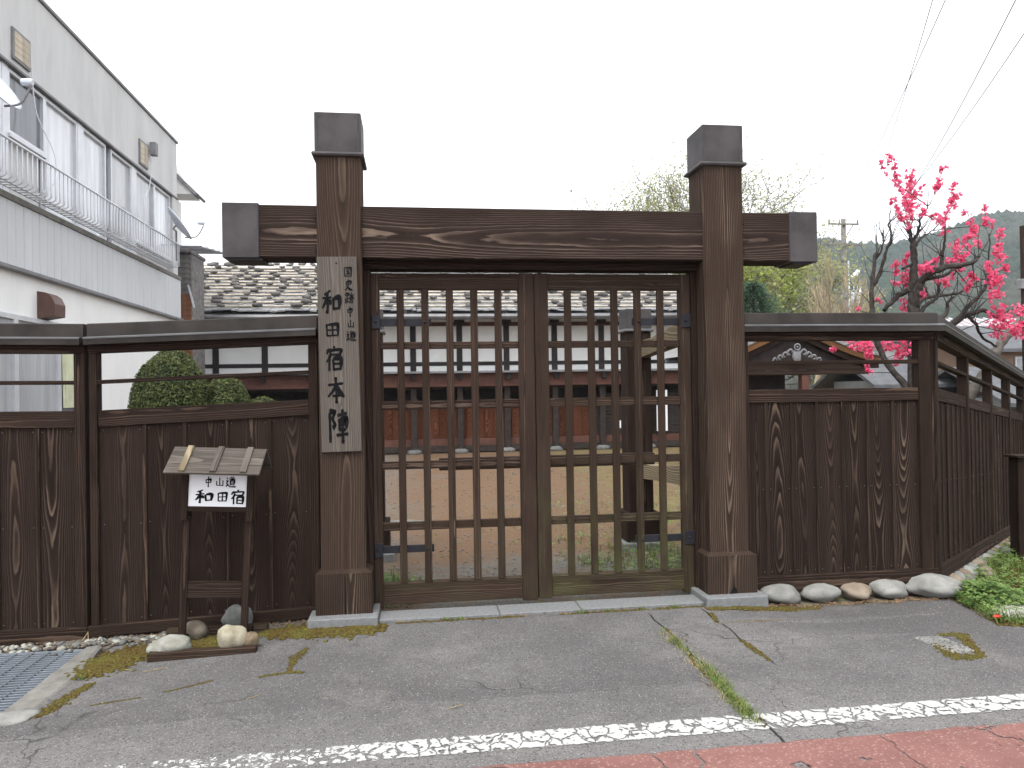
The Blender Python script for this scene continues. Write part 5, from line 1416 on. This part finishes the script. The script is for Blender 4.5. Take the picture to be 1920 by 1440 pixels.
bp_ = thing('brown_pole', 'brown steel pole rising behind the blossom tree', 'pole', (10.93, 12, -0.6))
part('shaft', *tubes([([(10.93, 12, -0.7), (10.93, 12, 4.42)], 0.075)], 10), MAT['frame'], bp_, None, True)
box('junction_box', bp_, 'trim', 10.80, 10.86, 11.93, 12.07, 3.28, 3.46, None, 0.01)
def cable(label, a, b, sag, r_=0.010):
    a, b = Vector(a), Vector(b)
    pts = [a.lerp(b, i/16)-Vector((0, 0, sag*4*(i/16)*(1-i/16))) for i in range(17)]
    tag(part('overhead_wire', *tubes([(pts, r_)], 4), 'wire'), label, 'wire', 'overhead wires')
for a, b, s in (((25.4, 41, 10.1), (9.6, 9, 8.2), 1.1), ((26.4, 41, 9.95), (8.6, 9, 7.6), 1.0), ((24.4, 41, 11.3), (8.0, 9, 8.6), .8), ((26.2, 41, 11.3), (7.4, 9, 8.2), .7)):
    cable({1.1: 'dark overhead wire from the lower cross arm middle passing over the blossom tree', 1.0: 'dark overhead wire from the lower cross arm end passing over the blossom tree', .8: 'thin overhead wire from the upper cross arm far end', .7: 'thin overhead wire from the upper cross arm near the brace'}[s], a, b, s)
for a, b, s in (((24.3, 41, 9.9), (15.5, 30, 2.5), .3), ((25.0, 41, 9.9), (15.0, 29, 2.0), .3)):
    cable('thin dark wire dropping from the utility pole towards the '+('pollarded tree' if a[0] < 24.5 else 'house roofs'), a, b, s)
cable('thin low wire running from the brown pole behind the blossom', (10.9, 12, 3.0), (14, 24, 1.9), .1)

# ================================================================ houses beyond the side fence
MAT['tilegrey'] = simple('grey_tile', (0.085, 0.088, 0.095), 0.2, 6, 0.7, 0, 0.2)
MAT['pinkroof'] = simple('faded_pink_roof', (0.33, 0.26, 0.26), 0.15, 4, 0.6, 0.1, 0)
MAT['tanwall'] = simple('tan_wall', (0.30, 0.20, 0.145), 0.08, 4, 0.85, 0, 0)
MAT['greywall'] = simple('pale_grey_wall', (0.30, 0.32, 0.335), 0.1, 3, 0.8, 0, 0)
def house(label, x0, x1, y0, y1, zw, zr, wall, roofm, ribs=0, windows=()):
    h = thing('village_house', label, 'house', ((x0+x1)/2, (y0+y1)/2, -1), 'houses beyond the side fence')
    box('wall', h, wall, x0, x1, y0, y1, -1.2, zw, None, 0.0)
    o = 0.4; ym = (y0+y1)/2
    for sg in (-1, 1):
        ye = y0-o if sg < 0 else y1+o
        V = [(x0-o, ye, zw-0.1), (x1+o, ye, zw-0.1), (x1+o, ym, zr), (x0-o, ym, zr)]
        V += [(x, y, z-0.09) for x, y, z in V]
        F = [(0, 1, 2, 3), (7, 6, 5, 4), (0, 4, 5, 1), (1, 5, 6, 2), (2, 6, 7, 3), (3, 7, 4, 0)]
        rf = part('roof_slope', V, F, roofm, h)
        if ribs and sg < 0:
            x = x0-o+0.05
            while x < x1+o:
                part('roof_rib', *tubes([([(x, ye, zw-0.08), (x, ym, zr+0.02)], 0.03)], 4), 'dish', rf); x += ribs
    for a, b, c, d in windows:
        w = box('window', h, 'alu', a, b, y0-0.05, y0-0.002, c, d, None, 0.004)
        box('pane', w, 'pane_grey', a+.06, b-.06, y0-0.062, y0-0.051, c+.06, d-.06, None, 0.0)
    return h
house('tan walled house with a ribbed pinkish metal roof beyond the side fence', 18.2, 24, 22, 28, 2.85, 4.0, 'tanwall', 'pinkroof', 0.35, ((18.5, 19.1, 1.2, 2.3),))
house('low tan house with a pale window behind the corner post', 14.6, 16.9, 18, 22, 2.6, 3.3, 'tanwall', 'tilegrey', 0, ((16.0, 16.7, 1.4, 2.3),))
house('grey tiled shed roof low beyond the side fence', 13.2, 14.6, 15, 18, 1.25, 2.0, 'greywall', 'tilegrey')
house('pale grey house with a dark tiled roof beyond the side fence', 16.6, 21, 17, 20.5, 1.2, 1.95, 'greywall', 'tilegrey', 0, ((17.2, 18.0, .2, 1.0),))
house('pale blue walled shed behind the trunk of the blossom tree', 11.4, 12.8, 17, 19, 1.7, 2.3, 'greywall', 'tilegrey')
house('cream walled storehouse behind the blossom tree', 13.6, 15.2, 20, 23, 3.0, 3.8, 'plaster', 'tilegrey')

# ================================================================ hill with woodland
g = G('hill_ground', 0.95, spec=0.05)
n = g.noise(g.wpos(), 0.02, 5)[0]
g.col(g.mix(g.ss(n, 0.35, 0.65), (0.035, 0.05, 0.02), (0.075, 0.07, 0.04))); MAT['hill'] = g.m
g = G('forest_crown', 0.9, spec=0.05)
P = g.wpos(); n = g.noise(P, 0.012, 4)[0]; m = g.noise(P, 0.11, 4)[0]
c = g.mix(g.ss(n, 0.38, 0.62), (0.012, 0.026, 0.014), (0.052, 0.048, 0.038))
c = g.mix(g.ss(m, 0.45, 0.7, 0, 0.6), c, (0.045, 0.060, 0.026))
g.col(c); MAT['forest'] = g.m
RIDGE = [(-70, 5), (-40, 5.5), (-20, 5.5), (-8, 5.8), (5, 6.0), (18, 7.5), (26, 9.4), (30.3, 9.74), (32.4, 9.1), (33.7, 8.95), (35.7, 9.0), (38.2, 9.5), (40.3, 10.05), (42.3, 10.0), (50, 9), (70, 7)]
def ridge(a):
    for (p, q), (r_, s) in zip(RIDGE, RIDGE[1:]):
        if p <= a <= r_: return q+(s-q)*sst(p, r_, a)
    return 5
def hill_z(a, d):
    e = math.tan(R(ridge(a)))
    t = (d-230)/(620-230)
    if t <= 0: return -1
    top = 620*e+1.6
    f = sst(0, 1, t) if t < 1 else 1-0.4*sst(1, 1.8, t)
    x, y = d*math.sin(R(a)), d*math.cos(R(a))
    return -1+(top-4)*f+(14*mnoise.noise(Vector((x, y, 0))*0.008)+6*mnoise.noise(Vector((x, y, 5))*0.02))*min(1, t*3)*(1-0.6*sst(0.7, 1, t))
AZ = fr(-70, 70, 1.0); DS = fr(225, 980, 25)
V = []
for d in DS:
    for a in AZ: V.append((d*math.sin(R(a)), d*math.cos(R(a)), hill_z(a, d)))
n = len(AZ)
F = [(j*n+i, (j+1)*n+i, (j+1)*n+i+1, j*n+i+1) for j in range(len(DS)-1) for i in range(n-1)]
struct(part('hill', V, F, 'hill', None, None, True))
random.seed(5)
CR = [lump(500+i, 1, 1, 1.15, 0.30, 1) for i in range(6)]
A = Acc()
def addcrown(a, d):
    x, y = d*math.sin(R(a)), d*math.cos(R(a)); z = hill_z(a, d)
    s = rnd(2.0, 4.0)
    A.add(random.choice(CR), T(x, y, z+s*0.6) @ Matrix.Rotation(rnd(0, 6), 4, 'Z') @ Matrix.Diagonal((s, s, s*rnd(.9, 1.5), 1)))
for i in range(9000): addcrown(rnd(24, 47), 240+400*random.random()**0.8)
for i in range(1500): addcrown(rnd(-70, 70), 240+390*random.random())
tag(part('forest', A.v, A.f, 'forest', None, None, True), 'mixed green and bare woodland covering the far hill', 'woodland', None, 'stuff')

# ================================================================ haze over the whole place
hz = bpy.data.materials.new('haze_air'); hz.use_nodes = True
t = hz.node_tree; t.nodes.clear()
pv = t.nodes.new('ShaderNodeVolumePrincipled'); ou = t.nodes.new('ShaderNodeOutputMaterial')
pv.inputs['Color'].default_value = (0.80, 0.90, 1.0, 1); pv.inputs['Density'].default_value = 0.00038
pv.inputs['Anisotropy'].default_value = 0.2
t.links.new(pv.outputs[0], ou.inputs['Volume'])
S = 1010.0
hb = box('haze', None, hz, -S, S, -S, S, -3, 150, None, 0.0)
tag(hb, 'thin pale haze filling the air over the whole valley', 'haze', None, 'stuff')
